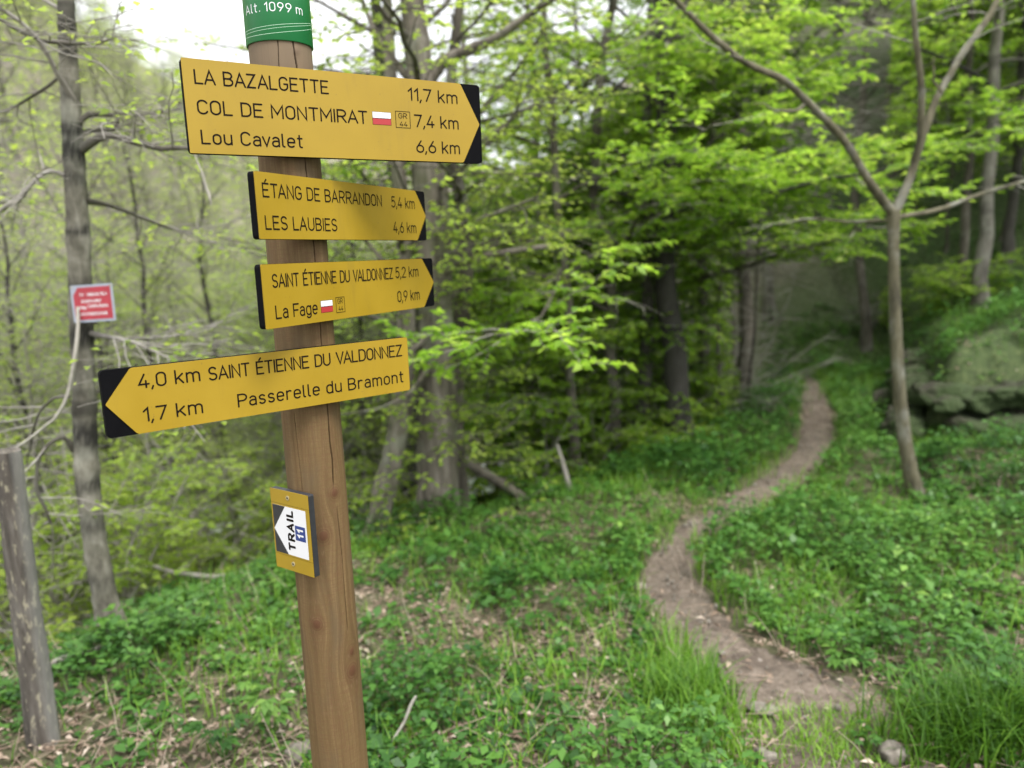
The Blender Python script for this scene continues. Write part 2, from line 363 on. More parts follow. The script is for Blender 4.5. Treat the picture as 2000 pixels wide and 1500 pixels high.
# ------------------------------------------------------------------ stroke lettering (round-ended, engraved)
def A(cx, cy, rx, ry, a0, a1, n=12):
    t = np.radians(np.linspace(a0, a1, n)); return [(cx + rx * math.cos(q), cy + ry * math.sin(q)) for q in t]
def ring(w, h, y=0):
    r = w / 2; ry = min(r, h / 2); return A(r, y + h - ry, r, ry, 0, 180) + A(r, y + ry, r, ry, 180, 360) + [(w, y + h - ry)]
_P = [(0, 0), (0, 1)] + A(.32, .735, .29, .265, 90, -90) + [(0, .47)]
_E = [[(.54, 1), (0, 1), (0, 0), (.54, 0)], [(0, .52), (.46, .52)]]
_C = A(.3, .7, .3, .3, 25, 180) + A(.3, .3, .3, .3, 180, 335)
_bowl = A(.24, .48, .24, .24, 0, 180) + A(.24, .24, .24, .24, 180, 360) + [(.48, .48)]
GL = {
 'A': (.70, [[(0, 0), (.35, 1), (.70, 0)], [(.12, .32), (.58, .32)]]),
 'B': (.61, [[(0, 0), (0, 1)] + A(.3, .76, .27, .24, 90, -90) + [(0, .52)], A(.3, .26, .31, .26, 90, -90) + [(0, 0)]]),
 'C': (.58, [_C]), 'D': (.60, [[(0, 0), (0, 1)] + A(.27, .67, .33, .33, 90, 0) + A(.27, .33, .33, .33, 0, -90) + [(0, 0)]]),
 'E': (.54, _E), 'É': (.54, _E + [[(.24, 1.14), (.37, 1.31)]]), 'F': (.54, [[(.54, 1), (0, 1), (0, 0)], [(0, .5), (.46, .5)]]),
 'G': (.60, [A(.3, .7, .3, .3, 25, 180) + A(.3, .3, .3, .3, 180, 360) + [(.6, .48), (.34, .48)]]),
 'I': (.0, [[(0, 0), (0, 1)]]), 'L': (.50, [[(0, 1), (0, 0), (.50, 0)]]),
 'M': (.76, [[(0, 0), (0, 1), (.38, .3), (.76, 1), (.76, 0)]]), 'N': (.60, [[(0, 0), (0, 1), (.60, 0), (.60, 1)]]),
 'O': (.60, [ring(.6, 1)]), 'P': (.61, [_P]), 'R': (.62, [_P, [(.30, .47), (.62, 0)]]),
 'S': (.58, [A(.29, .745, .27, .255, 28, 262) + A(.29, .25, .29, .25, 88, -152)]),
 'T': (.60, [[(0, 1), (.60, 1)], [(.30, 1), (.30, 0)]]), 'U': (.60, [[(0, 1)] + A(.3, .3, .3, .3, 180, 360) + [(.60, 1)]]),
 'V': (.66, [[(0, 1), (.33, 0), (.66, 1)]]), 'Z': (.56, [[(0, 1), (.56, 1), (0, 0), (.56, 0)]]),
 'a': (.46, [[(.05, .62)] + A(.24, .50, .22, .22, 120, 0) + [(.46, 0)], [(.46, .42)] + A(.2, .21, .2, .21, 90, 270) + [(.28, 0), (.46, .1)]]),
 'd': (.48, [[(.48, 1), (.48, 0)], _bowl]),
 'e': (.48, [[(0, .37), (.48, .37)] + A(.24, .48, .24, .24, 0, 180) + A(.24, .24, .24, .24, 180, 318)]),
 'g': (.48, [_bowl, [(.48, .72)] + A(.24, -.04, .24, .22, 0, -150)]),
 'k': (.45, [[(0, 0), (0, 1)], [(.43, .72), (0, .27)], [(.16, .43), (.45, 0)]]),
 'l': (.13, [[(0, 1)] + A(.13, .13, .13, .13, 180, 270)]),
 'm': (.78, [[(0, 0), (0, .72)], A(.195, .5, .195, .22, 180, 0) + [(.39, 0)], A(.585, .5, .195, .22, 180, 0) + [(.78, 0)]]),
 'n': (.46, [[(0, 0), (0, .72)], A(.23, .48, .23, .24, 180, 0) + [(.46, 0)]]),
 'o': (.48, [ring(.48, .72)]), 'r': (.32, [[(0, 0), (0, .72)], A(.22, .46, .22, .26, 180, 60)]),
 's': (.42, [A(.21, .54, .195, .18, 28, 262, 10) + A(.21, .18, .21, .18, 88, -152, 10)]),
 't': (.32, [[(.12, .96)] + A(.26, .14, .14, .14, 180, 280), [(0, .72), (.30, .72)]]),
 'u': (.47, [[(0, .72)] + A(.235, .235, .235, .235, 180, 360), [(.47, .72), (.47, 0)]]),
 'v': (.48, [[(0, .72), (.24, 0), (.48, .72)]]),
 '0': (.52, [ring(.52, 1)]), '1': (.23, [[(0, .76), (.23, 1), (.23, 0)]]),
 '2': (.53, [A(.26, .73, .26, .27, 165, -32) + [(0, 0), (.53, 0)]]),
 '4': (.56, [[(.33, 1), (0, .25), (.56, .25)], [(.40, .5), (.40, 0)]]),
 '5': (.52, [[(.47, 1), (.08, 1), (.05, .54)] + A(.24, .32, .28, .32, 118, -145)]),
 '6': (.54, [ring(.54, .6), [(.37, 1), (.05, .46)]]), '7': (.54, [[(0, 1), (.54, 1), (.18, 0)]]),
 '9': (.54, [ring(.54, .6, .4), [(.17, 0), (.49, .54)]]),
 ',': (.08, [[(.08, .05), (0, -.17)]]), '.': (.02, [[(0, .03), (.02, .05)]]),
}
_layer = [0]
KERN = {'LA': -.06, 'TA': -.12, 'VA': -.14, 'AL': -.04, 'AZ': -.05, 'RA': -.05, 'AT': -.1, 'DA': -.04, 'AV': -.12, 'Fa': -.08, 'AN': -.02, 'BA': -.04, 'av': -.06, 'va': -.06, 'Pa': -.05, 'LT': -.1}
def ribbon(g, pts, w, mat=0, mapf=None, z=0.0):
    pts = np.asarray(pts, float)
    keep = np.concatenate([[True], np.linalg.norm(np.diff(pts, axis=0), axis=1) > 1e-6]); pts = pts[keep]
    closed = np.linalg.norm(pts[0] - pts[-1]) < 1e-6
    if closed: pts = pts[:-1]
    n = len(pts); dn = nrm(np.roll(pts, -1, 0) - pts); dp = np.roll(dn, 1, 0)
    if not closed: dn[-1] = dp[-1]; dp[0] = dn[0]
    nn_ = np.stack([-dn[:, 1], dn[:, 0]], 1); npv = np.stack([-dp[:, 1], dp[:, 0]], 1)
    mit = nn_ + npv; ln = np.linalg.norm(mit, axis=1, keepdims=True); mit = mit / np.maximum(ln, .3)
    sc = 1 / np.clip((mit * nn_).sum(1, keepdims=True), .45, 1)
    off = mit * sc * w / 2
    Lf = pts + off; Rt = pts - off
    V = np.concatenate([Lf, Rt]); i = np.arange(n if closed else n - 1); j = (i + 1) % n
    Qs = np.stack([i, i + n, j + n, j], 1)
    _layer[0] = (_layer[0] + 1) % 9
    z = z + _layer[0] * 2e-5
    def put(v2, q):
        v3 = np.concatenate([v2, np.full((len(v2), 1), z)], 1)
        g.add(mapf(v3), q, mat)
    put(V, Qs)
    if not closed:
        for c, d in ((pts[0], -dp[0]), (pts[-1], dn[-1])):
            a0 = math.atan2(d[1], d[0]); t = np.linspace(a0 - math.pi / 2, a0 + math.pi / 2, 9)
            cap = c + w / 2 * np.stack([np.cos(t), np.sin(t)], 1); put(cap, np.arange(9)[None])
def text(g, s, u0, u1, v, cap, w, mapf, mat=0, sp=.235, space=.66, z=0.0):
    x = 0; pos = []
    for i, ch in enumerate(s):
        if ch == ' ': x += space - sp; continue
        k = -.07 if ch in ',' else KERN.get(s[i - 1] + ch, 0) if i else 0
        pos.append((ch, x + k)); x += GL[ch][0] + sp + k
    x -= sp; fx = (u1 - u0 - w) / x
    for ch, x0 in pos:
        for st in GL[ch][1]:
            ribbon(g, [(u0 + w / 2 + (x0 + a) * fx, v + w / 2 + b * (cap - w)) for a, b in st], w, mat, mapf, z)
def prism(g, poly, z0, z1, mapf, mat=0, side=None):
    poly = np.asarray(poly, float); n = len(poly)
    V = np.concatenate([np.c_[poly, np.full(n, z1)], np.c_[poly, np.full(n, z0)]]); i = np.arange(n); j = (i + 1) % n
    V = mapf(V)
    g.add(V, i[None], mat); g.add(V, (i[::-1] + n)[None], mat); g.add(V, np.stack([i + n, j + n, j, i], 1), mat if side is None else side)
def rrect(x0, y0, x1, y1, r, n=5):
    p = []
    for cx, cy, a in ((x1 - r, y1 - r, 0), (x0 + r, y1 - r, 90), (x0 + r, y0 + r, 180), (x1 - r, y0 + r, 270)): p += A(cx, cy, r, r, a, a + 90, n)
    return p
def fillet(poly, rs, n=4):
    out = []; N_ = len(poly); poly = [np.array(p, float) for p in poly]
    for i, r in enumerate(rs):
        p = poly[i]; a = poly[i - 1]; b = poly[(i + 1) % N_]
        if r == 0: out.append(tuple(p)); continue
        da = (a - p) / np.linalg.norm(a - p); db = (b - p) / np.linalg.norm(b - p)
        q0 = p + da * r; q1 = p + db * r
        for t in np.linspace(0, 1, n): out.append(tuple((1 - t) ** 2 * q0 + 2 * t * (1 - t) * p + t * t * q1))
    return out

# ------------------------------------------------------------------ the signpost
RP = .06
POST = (-.40409866, 1.52409117, -.01257296, .03529263)
def axis(z): return np.array([POST[0] + POST[2] * z, POST[1] + POST[3] * z, z])
gz0 = Z1(POST[0], POST[1])
signpost = empty('signpost', (POST[0], POST[1], gz0)); SO = np.array([POST[0], POST[1], gz0])
tag(signpost, 'round wooden signpost with four yellow direction boards and a green altitude sleeve', 'signpost')

def build_post():
    na, nz = 480, 640; z = np.linspace(gz0 - .15, 2.43, nz); th = np.linspace(-np.pi, np.pi, na, endpoint=False)
    zz, tt = np.meshgrid(z, th, indexing='ij'); deg = np.degrees(tt)
    crk = np.zeros_like(zz)
    def crack(pts, w, depth, s):
        pts = np.array(sorted(pts)); c = np.interp(zz, pts[:, 0], pts[:, 1]) + 1.2 * (fbm(zz * 22, zz * 0 + s, 3) - .5)
        env = sstep(pts[0, 0] - .002, pts[0, 0] + .03, zz) * (1 - sstep(pts[-1, 0] - .03, pts[-1, 0] + .002, zz))
        ww = w * (.5 + .9 * fbm(zz * 9, zz * 0 + 3 * s, 3)) * (.35 + .65 * env)
        return depth * env * np.clip(1.4 - np.abs(deg - c) / ww, 0, 1)
    crk = np.maximum(crk, crack([(2.2, 39), (2.06, 39.3), (2.043, 40.6), (2.02, 42.7), (1.85, 43.7), (1.66, 48.3), (1.52, 48.2), (1.5, 47.2), (1.37, 49.1), (1.29, 48.3), (1.25, 51), (1.2, 48.5), (1.185, 47)], 1.15, 1, 1))
    crk = np.maximum(crk, crack([(1.16, 52), (1.04, 54.6), (.95, 54), (.87, 54.2)], .7, .6, 5))
    crk = np.maximum(crk, crack([(2.2, 12), (2.055, 11.4), (2.02, 9.9), (1.86, 10)], .5, .55, 9))
    crk = np.maximum(crk, crack([(1.36, -18), (1.2, -15), (1.13, -16)], .5, .4, 12))
    u = tt * RP; knots = [(49.1, 1.181, .008), (19, 1.096, .0095), (-8.3, .908, .009), (57.8, .788, .011), (44, 2.05, .006), (60, .83, .007), (-20, 1.6, .007), (-35, .55, .01), (30, .45, .01)]
    uw = u + .004 * (fbm(u * 30 + 50, zz * 3, 3) - .5); kd = np.full_like(zz, 9.); zw = zz.copy()
    for a, kz, kr in knots:
        du = u - rad(a) * RP; dz = zz - kz; e = np.exp(-(du ** 2 / (2 * (2.1 * kr) ** 2) + dz ** 2 / (2 * (5 * kr) ** 2)))
        uw = uw - du * .85 * e + .25 * kr * e * np.sign(du)
        d = np.sqrt(du ** 2 + (dz * .85) ** 2) / kr; kd = np.minimum(kd, d)
    r = RP + .0012 * (fbm(tt * 2 + 9, zz * 3, 3) - .5) - .009 * crk + .0016 * np.exp(-kd ** 2)
    ax = np.stack([POST[0] + POST[2] * zz, POST[1] + POST[3] * zz, zz], -1)
    V = ax + r[..., None] * np.stack([np.sin(tt), -np.cos(tt), 0 * tt], -1)
    i = np.arange(nz * na).reshape(nz, na); j = np.roll(i, -1, 1)
    Q = np.stack([i[:-1], j[:-1], j[1:], i[1:]], -1).reshape(-1, 4)
    mt, n, b = mat('treated_pine', .72)
    g = attr(n, 'grain', 'Vector')
    def gm(sc, scale, det, ro=.6):
        mp = N(n, 'ShaderNodeMapping'); mp.inputs['Scale'].default_value = sc; n.links.new(g, mp.inputs[0]); return noise(n, mp.outputs[0], scale, det, ro)
    fg = gm((260, 5, 0), 1, 5, .6); fb = gm((70, 1.6, 0), 1, 4); cross = gm((35, 330, 0), 1, 3, .6); broad = gm((12, 3.2, 0), 1, 4, .6); fine = gm((1500, 60, 0), 1, 2)
    c = ramp(n, fb, [(.3, (.088, .055, .022)), (.5, (.130, .085, .035)), (.7, (.182, .122, .055))])
    c = mixc(n, ramp(n, fg, [(.34, (.5, .5, .5)), (.52, (0, 0, 0))]), c, (.105, .056, .028))
    c = mixc(n, ramp(n, cross, [(.40, (.5, .5, .5)), (.54, (0, 0, 0))]), c, (.12, .062, .03))
    c = mixc(n, ramp(n, fine, [(.55, (0, 0, 0)), (.72, (.28, .28, .28))]), c, (.28, .19, .12))
    c = mixc(n, ramp(n, broad, [(.48, (0, 0, 0)), (.66, (.75, .75, .75))]), c, (.10, .072, .040))
    kn = attr(n, 'knot')
    c = mixc(n, ramp(n, kn, [(.0, (.9, .9, .9)), (.07, (.75, .75, .75)), (.09, (.2, .2, .2)), (.105, (.65, .65, .65)), (.125, (.05, .05, .05)), (.15, (.3, .3, .3)), (.2, (0, 0, 0))]), c, (.085, .036, .018))
    zt = attr(n, 'weather')
    c = mixc(n, zt, c, (.18, .135, .092))
    c = mixc(n, attr(n, 'crack'), c, (.012, .007, .005))
    n.links.new(c, b.inputs['Base Color']); b.inputs['Specular IOR Level'].default_value = .25
    bump(n, b, fg, .25, .002)
    mesh('post', V.reshape(-1, 3) - SO, [Q, (i[-1])[None]], mt, signpost,
         attrs={'grain': np.stack([uw, zw, 0 * zw], -1).reshape(-1, 3), 'knot': (kd / 12).clip(0, 1).ravel(), 'crack': crk.ravel().clip(0, 1),
                'weather': (.75 * sstep(1.9, 2.06, zz)).ravel()})
build_post()

def frame(zc, yaw, t):
    a = np.array([math.cos(yaw), math.sin(yaw), 0]); nn = np.array([math.sin(yaw), -math.cos(yaw), 0]); o = axis(zc) + nn * (RP + t) - SO
    return lambda V: o + np.asarray(V)[:, :1] * a + np.asarray(V)[:, 1:2] * np.array([0, 0, 1.]) + np.asarray(V)[:, 2:3] * nn
T = .021
def board(label, zc, yaw, h, u_end, u_sh, u_tip, u_blk, lines, flag=None):
    """u_end: square end, u_sh: shoulder of the point, u_tip: tip, u_blk: end of the black backing."""
    f = frame(zc, yaw, T)
    g = Geo(); sg = 1 if u_tip > u_end else -1
    x0, x1 = sorted((u_end - sg * .0012, u_blk))
    prism(g, rrect(x0, -h / 2 - .0004, x1, h / 2 + .0004, .007), -.0145, -.0018, f)
    bo = g.build('direction_board', [BLACK], signpost, smooth=False); tag(bo, label)
    g = Geo(); poly = [(u_end, -h / 2), (u_sh, -h / 2), (u_tip, 0), (u_sh, h / 2), (u_end, h / 2)]
    if sg < 0: poly = poly[::-1]
    prism(g, fillet(poly, [.005, .004, .002, .004, .005] if sg < 0 else [.002, .004, .002, .004, .002]), -.0018, 0, f)
    g.build('yellow_face', [YELLOW], bo, smooth=False)
    g = Geo(); prism(g, rrect(-.032, -h / 2 + .014, .032, h / 2 - .014, .004), -T - .009, -.0143, f); g.build('bracket', [SIDE], bo, smooth=False)
    g = Geo()
    for s, a, b, v, *o in lines:
        g = Geo(); text(g, s, a, b, v, .0254, .0030, f, z=.0003, **(o[0] if o else {})); g.build('lettering', [INK], bo, smooth=False)
    if flag:
        g = Geo()
        gx0, gx1, gy0, gy1 = flag[4:8]
        for p in ([(gx0, gy0), (gx1, gy0), (gx1, gy1), (gx0, gy1), (gx0, gy0)],): ribbon(g, p, .0011, 0, f, .0003)
        mx_ = (gx0 + gx1) / 2; wv = (gx1 - gx0)
        text(g, 'GR', gx0 + .2 * wv, gx1 - .2 * wv, .0022 + (gy0 + gy1) / 2, .0105, .0012, f, z=.0003)
        text(g, '44', gx0 + .26 * wv, gx1 - .2 * wv, gy0 + .0028, .0095, .0012, f, z=.0003)
        g.build('route_number', [INK], bo, smooth=False)
    if flag:
        a, b, v0, v1 = flag[:4]; vm = (v0 + v1) / 2
        g = Geo(); prism(g, [(a - .0006, v0 - .0006), (b + .0006, v0 - .0006), (b + .0006, v1 + .0006), (a - .0006, v1 + .0006)], 0.00005, .0002, f, 2)
        prism(g, [(a, vm + .0006), (b, vm + .0006), (b, v1), (a, v1)], .0002, .0005, f, 0); prism(g, [(a, v0), (b, v0), (b, vm - .0006), (a, vm - .0006)], .0002, .0005, f, 1)
        g.build('trail_blaze', [WHITE, FLAGRED, INK], bo, smooth=False)
KM = dict(space=.60)
board('large yellow board reading LA BAZALGETTE 11,7 km', 1.931, .5474, .1614, -.2, .3512, .3941, .3985,
      [('LA BAZALGETTE', -.1812, .063, .0378), ('11,7 km', .229, .343, .0382, KM), ('COL DE MONTMIRAT', -.181, .1385, -.0134), ('7,4 km', .240, .343, -.0134, KM),
       ('Lou Cavalet', -.1795, .005, -.0648, dict(sp=.25)), ('6,6 km', .2415, .3435, -.0642, KM)], (.1497, .1885, -.0125, .0113, .1993, .2309, -.0161, .0157))
board('narrow yellow board reading ÉTANG DE BARRANDON 5,4 km', 1.752, 1.1661, .1157, -.2014, .3508, .3971, .3985,
      [('ÉTANG DE BARRANDON', -.185, .2010, .0143), ('5,4 km', .2405, .345, .0142, KM), ('LES LAUBIES', -.185, .0285, -.0418), ('4,6 km', .2425, .3465, -.0418, KM)])
board('narrow yellow board reading La Fage 0,9 km', 1.5927, 1.1258, .1148, -.1935, .342, .3915, .3925,
      [('SAINT ÉTIENNE DU VALDONNEZ', -.1695, .2160, .0147, dict(sp=.2)), ('5,2 km', .2260, .3230, .0155, KM), ('La Fage', -.1675, -.0505, -.0416, dict(sp=.25)), ('0,9 km', .2285, .3232, -.0385, KM)],
      (-.0395, -.0042, -.0400, -.0174, .0072, .0346, -.0437, -.0135))
board('yellow board pointing left reading Passerelle du Bramont', 1.4287, .6884, .1146, .1944, -.3533, -.3978, -.4005,
      [('4,0 km', -.344, -.2405, .0198, KM), ('SAINT ÉTIENNE DU VALDONNEZ', -.2262, .1800, .0180, dict(sp=.2)), ('1,7 km', -.342, -.2415, -.0385, KM), ('Passerelle du Bramont', -.1785, .180, -.0383, dict(sp=.27))])

def plaque():
    t = .0144; f = frame(1.1081, -.6225, t); g = Geo(); h, w = .172, .1193
    prism(g, rrect(-w / 2, -h / 2, w / 2, h / 2, .002, 3), -t + .0005, -.0012, f)
    b = g.build('trail_plaque', [SIDE], signpost, smooth=False); tag(b, 'small yellow trail plaque reading TRAIL 11')
    g = Geo()
    for v0, v1 in ((-h / 2, -.0555), (-.0549, .0557), (.0563, h / 2)): prism(g, [(-w / 2 + .0004, v0 + .0003), (w / 2 - .0012, v0 + .0003), (w / 2 - .0012, v1), (-w / 2 + .0004, v1)], -.001, 0, f)
    g.build('yellow_face', [YELLOW], b, smooth=False)
    g = Geo(); prism(g, [(-.0546, -.0508), (.0478, -.0508), (.0478, .0522), (-.0546, .0522)], .0001, .0004, f); g.build('white_panel', [WHITE], b, smooth=False)
    g = Geo(); z = .0007
    prism(g, [(-.0546, .0522), (-.0546, .0005), (-.0150, .0522)], .0004, z, f); prism(g, [(-.0546, -.0008), (-.0546, -.0508), (-.0150, -.0508)], .0004, z, f)
    g.build('arrow_corner', [SIDE], b, smooth=False)
    g = Geo(); prism(g, [(.0120, -.0145), (.0430, -.0145), (.0430, .0168), (.0120, .0168)], .0004, z, f); g.build('number_square', [NAVY], b, smooth=False)
    rot = lambda V: f(np.c_[-V[:, 1], V[:, 0], V[:, 2]])          # text reads upwards
    g = Geo(); text(g, 'TRAIL', -.0405, .0465, -.0095, .0225, .0052, rot, 0, sp=.42, z=.0006)
    text(g, '11', -.0085, .0105, -.0375, .019, .0042, rot, 1, sp=.5, z=.0009)
    g.build('lettering', [INK, WHITE], b, smooth=False)
    for u, v in ((-.004, .072), (-.0035, -.0695)):
        g = Geo(); c = A(u, v, .0048, .0048, 0, 360, 17)[:-1]; prism(g, c, 0, .0012, f, 0)
        prism(g, A(u, v, .0022, .0022, 0, 360, 7)[:-1], .0012, .0014, f, 1); g.build('screw', [STEEL, BLACK], b, smooth=False)
plaque()

def sleeve():
    r = .0632; na = 96; g = Geo()
    def cyl(V):
        V = np.asarray(V); th = V[:, 0] / r; rr = r + V[:, 2]; c = np.stack([POST[0] + POST[2] * V[:, 1], POST[1] + POST[3] * V[:, 1], V[:, 1]], 1)
        return c + np.stack([np.sin(th) * rr, -np.cos(th) * rr, 0 * th], 1) - SO
    th = np.linspace(-np.pi, np.pi, na, endpoint=False) * r; zz = np.array([2.066, 2.0672, 2.2, 2.445, 2.447])
    prof = np.array([-.0004, .0003, 0, 0, -.001])
    V = np.concatenate([np.c_[th, np.full(na, z), np.full(na, p)] for z, p in zip(zz, prof)]); i = np.arange(len(zz) * na).reshape(-1, na); j = np.roll(i, -1, 1)
    Q = np.stack([i[:-1], j[:-1], j[1:], i[1:]], -1).reshape(-1, 4)
    g.add(cyl(V), Q, 0); g.add(cyl(V), i[-1][None], 0)
    Vi = np.concatenate([np.c_[th, np.full(na, 2.066), np.full(na, p)] for p in (-.0004, -.003)]); ii = np.arange(2 * na).reshape(2, na); jj = np.roll(ii, -1, 1)
    g.add(cyl(Vi), np.stack([ii[1], jj[1], jj[0], ii[0]], -1), 0)
    s = g.build('altitude_sleeve', [GREEN], signpost)
    g = Geo(); text(g, 'Alt. 1099 m', rad(-49) * r, rad(62) * r, 2.1168, .0166, .0017, cyl, sp=.3, space=.6, z=.0003); g.build('lettering', [WHITE], s)
    g = Geo()
    def curve(pts, w):
        p = np.array(pts); c = np.polyfit(p[:, 0], p[:, 1], 2); a = np.linspace(-95, 95, 60); ribbon(g, np.c_[np.radians(a) * r, np.polyval(c, np.clip(a, -80, 85))], w, 0, cyl, .0003)
    curve([(-73, 2.0905), (7.7, 2.0923), (73, 2.1057)], .0007); curve([(-73, 2.0855), (7.3, 2.0869), (74.5, 2.1023)], .0006); curve([(-73, 2.0806), (11, 2.0786), (77, 2.0955)], .0007)
    ribbon(g, [(rad(-62) * r, 2.40), (rad(-62) * r, 2.12), (rad(-65) * r, 2.095)], .0007, 0, cyl, .0003)
    g.build('decor_line', [GREENLINE], s)
sleeve()
#@@REST
# ------------------------------------------------------------------ plants: growing tools
UP = np.array([0, 0, 1.])
def grow(S, D, L, R0, R1, K=6, wig=.12, up=0.0):
    n = len(S); P = np.zeros((n, K, 3)); P[:, 0] = S; d = nrm(np.array(D, float)); L = np.broadcast_to(L, (n,)); st = L / (K - 1)
    for k in range(1, K):
        d = d + rng.normal(0, wig, (n, 3)); d[:, 2] += up; d = nrm(d); P[:, k] = P[:, k - 1] + d * st[:, None]
    t = np.linspace(0, 1, K); R = np.broadcast_to(R0, (n,))[:, None] * (1 - t) + np.broadcast_to(R1, (n,))[:, None] * t
    return P, R
def sample(P, R, n, t0, t1):
    """n points along every polyline of (N,K,3): positions, tangents, radii, t, parent index"""
    Np, K, _ = P.shape
    t = (np.arange(n) + rng.random((Np, n))) / n * (t1 - t0) + t0; x = t * (K - 1); i = np.clip(x.astype(int), 0, K - 2); f = (x - i)[..., None]
    a = np.arange(Np)[:, None]; p = P[a, i] * (1 - f) + P[a, i + 1] * f; tg = nrm(P[a, i + 1] - P[a, i]); r = R[a, i] * (1 - f[..., 0]) + R[a, i + 1] * f[..., 0]
    sd = np.where((np.arange(n)[None] + rng.integers(0, 2, (Np, 1))) % 2 == 0, 1., -1.)
    return p.reshape(-1, 3), tg.reshape(-1, 3), r.ravel(), t.ravel(), sd.ravel()
def side_dirs(tg, sd, a0=35, a1=70, flat=.45, zj=.25):
    pr = np.cross(tg, UP); bad = np.linalg.norm(pr, axis=1) < .2; pr[bad] = rng.normal(0, 1, (bad.sum(), 3)); pr = nrm(pr)
    a = np.radians(rng.uniform(a0, a1, len(tg)))[:, None]
    d = np.cos(a) * tg + np.sin(a) * pr * sd[:, None]; d[:, 2] = d[:, 2] * flat + rng.normal(0, zj, len(d)); return nrm(d)
def spray(g, P, R, n2=8, n3=6, nl=7, L2=(.5, 1.0), L3=(.18, .4), lsize=(.045, .075), t0=.2, keep=None, bmat=0, lmat=1, twig=(.006, .0028), wf=.6, droop=-.02, zthin=None, lp=1.0):
    """twigs, twiglets and leaves on given branch polylines"""
    S, T_, r, t, sd = sample(P, R, n2, t0, 1.0)
    L = rng.uniform(*L2, len(S)) * (1.15 - .55 * t)
    P2, R2 = grow(S, side_dirs(T_, sd), L, np.minimum(r * .7, twig[0]), .0016, 6, .13, droop); g.tubes(P2, R2, 4, bmat)
    S, T_, r, t, sd = sample(P2, R2, n3, .12, 1.0)
    P3, R3 = grow(S, side_dirs(T_, sd, 30, 65, .6, .16), rng.uniform(*L3, len(S)) * (1.2 - .6 * t), twig[1] * .7, .0009, 4, .12, droop)
    g.tubes(P3, R3, 3, bmat)
    if nl:
        for PP, RR, k in ((P3, R3, nl), (P2, R2, nl)):
            S, T_, r, t, sd = sample(PP, RR, k, .15, 1.0)
            q = rng.random(len(S)) < lp
            pd, _, _ = pdist(PATH, S[:, 0], S[:, 1]); q &= ~((pd < .75) & (S[:, 2] < 1.5) & (S[:, 1] > 4.6))      # nothing hangs low over the trodden way
            q &= ~((np.hypot(S[:, 0], S[:, 1]) > 8.2) & (np.abs(np.arctan2(S[:, 0], S[:, 1]) - .365) < .085) & (S[:, 2] < 1.3 + .42 * np.hypot(S[:, 0], S[:, 1])))     # the open brown slope above the path end
            if zthin is not None: q &= rng.random(len(S)) > sstep(zthin[0], zthin[1], S[:, 2]) * zthin[2]
            S, T_, sd = S[q], T_[q], sd[q]
            D = side_dirs(T_, sd, 30, 75, .7, .25); Nn = nrm(UP + rng.normal(0, .38, (len(S), 3)))
            cl = .55 * rng.random(len(S)) + .45 * fbm(S[:, 0] * 2.2 + 40, S[:, 1] * 2.2 + S[:, 2] * 2.6 + 40, 2)
            g.leaves(S, D, Nn, rng.uniform(*lsize, len(S)), wf, lmat, np.clip(cl * 1.3 - .15, 0, 1))
def trunk_line(base, h, lean=(0, 0), wig=.02, K=14):
    t = np.linspace(0, 1, K); p = np.array(base) + np.stack([lean[0] * t, lean[1] * t, h * t], 1)
    w = np.cumsum(rng.normal(0, wig, (K, 2)), 0); w -= w[0]; p[:, :2] += w * (h / 7); return p
def flare(R, P, f=.5): return R * (1 + f * np.exp(-(P[:, 2] - P[0, 2]) / (3 * R[0])))

def tree(name, label, base, h, r, bark, leafm, lean=(0, 0), limbs=14, h0=.2, spread=2.0, elev=(5, 45), n2=8, n3=6, nl=7, wig=.02, group=None, cat='tree', lsize=(.045, .075),
         zthin=None, lp=1.0, top=1.0, twigm=None, toward=None, L2=(.5, 1.0), link=True, side=10):
    base = np.array(base, float); o = empty(name, base); tag(o, label, cat, group)
    tp = trunk_line(base - [0, 0, .12], h, lean, wig, 18); tr = flare(np.linspace(r, r * .22, 18), tp, .55)
    g = Geo(); g.tubes(tp, tr, side, 0, rough=.03, lump=.16)
    x = h0 + (top - h0) * (np.arange(limbs) + rng.random(limbs)) / limbs; k = x * 17; i = np.clip(k.astype(int), 0, 16); f = (k - i)[:, None]
    S = tp[i] * (1 - f) + tp[i + 1] * f; az = np.arange(limbs) * 2.4 + rng.uniform(-.6, .6, limbs)
    if toward is not None: az = toward + rng.normal(0, .95, limbs)
    el = np.radians(rng.uniform(*elev, limbs) + 15 * x); D = np.stack([np.sin(az) * np.cos(el), np.cos(az) * np.cos(el), np.sin(el)], 1)
    L = spread * (1.15 - .75 * np.clip((x - h0) / (1 - h0 + 1e-6), 0, 1)) * rng.uniform(.7, 1.15, limbs)
    LP, LR = grow(S, D, L, np.minimum(.45 * np.interp(x, np.linspace(0, 1, 18), tr), .007 * L + .005), .004, 9, .11, -.015)
    pd, _, _ = pdist(PATH, LP[..., 0], LP[..., 1]); kp = ~((pd < .7) & (LP[..., 2] < 1.4)).any(1); LP, LR = LP[kp], LR[kp]
    g.tubes(LP, LR, 6, 0)
    g.build('trunk', [bark], o, shift=base)
    c = Geo(); spray(c, LP, LR, n2, n3, nl, zthin=zthin, lp=lp, lsize=lsize, L2=L2)
    c.build('crown', [twigm or TWIG, leafm], o, shift=base); return o
def dup(o, loc, rz, sc=1.0, label=None):
    r = o.copy(); COL.objects.link(r); r.location = loc; r.rotation_euler = (0, 0, rz); r.scale = (sc, sc, sc)
    if label: r['label'] = label
    for ch in list(o.children):
        c = ch.copy(); COL.objects.link(c); c.parent = r
    return r

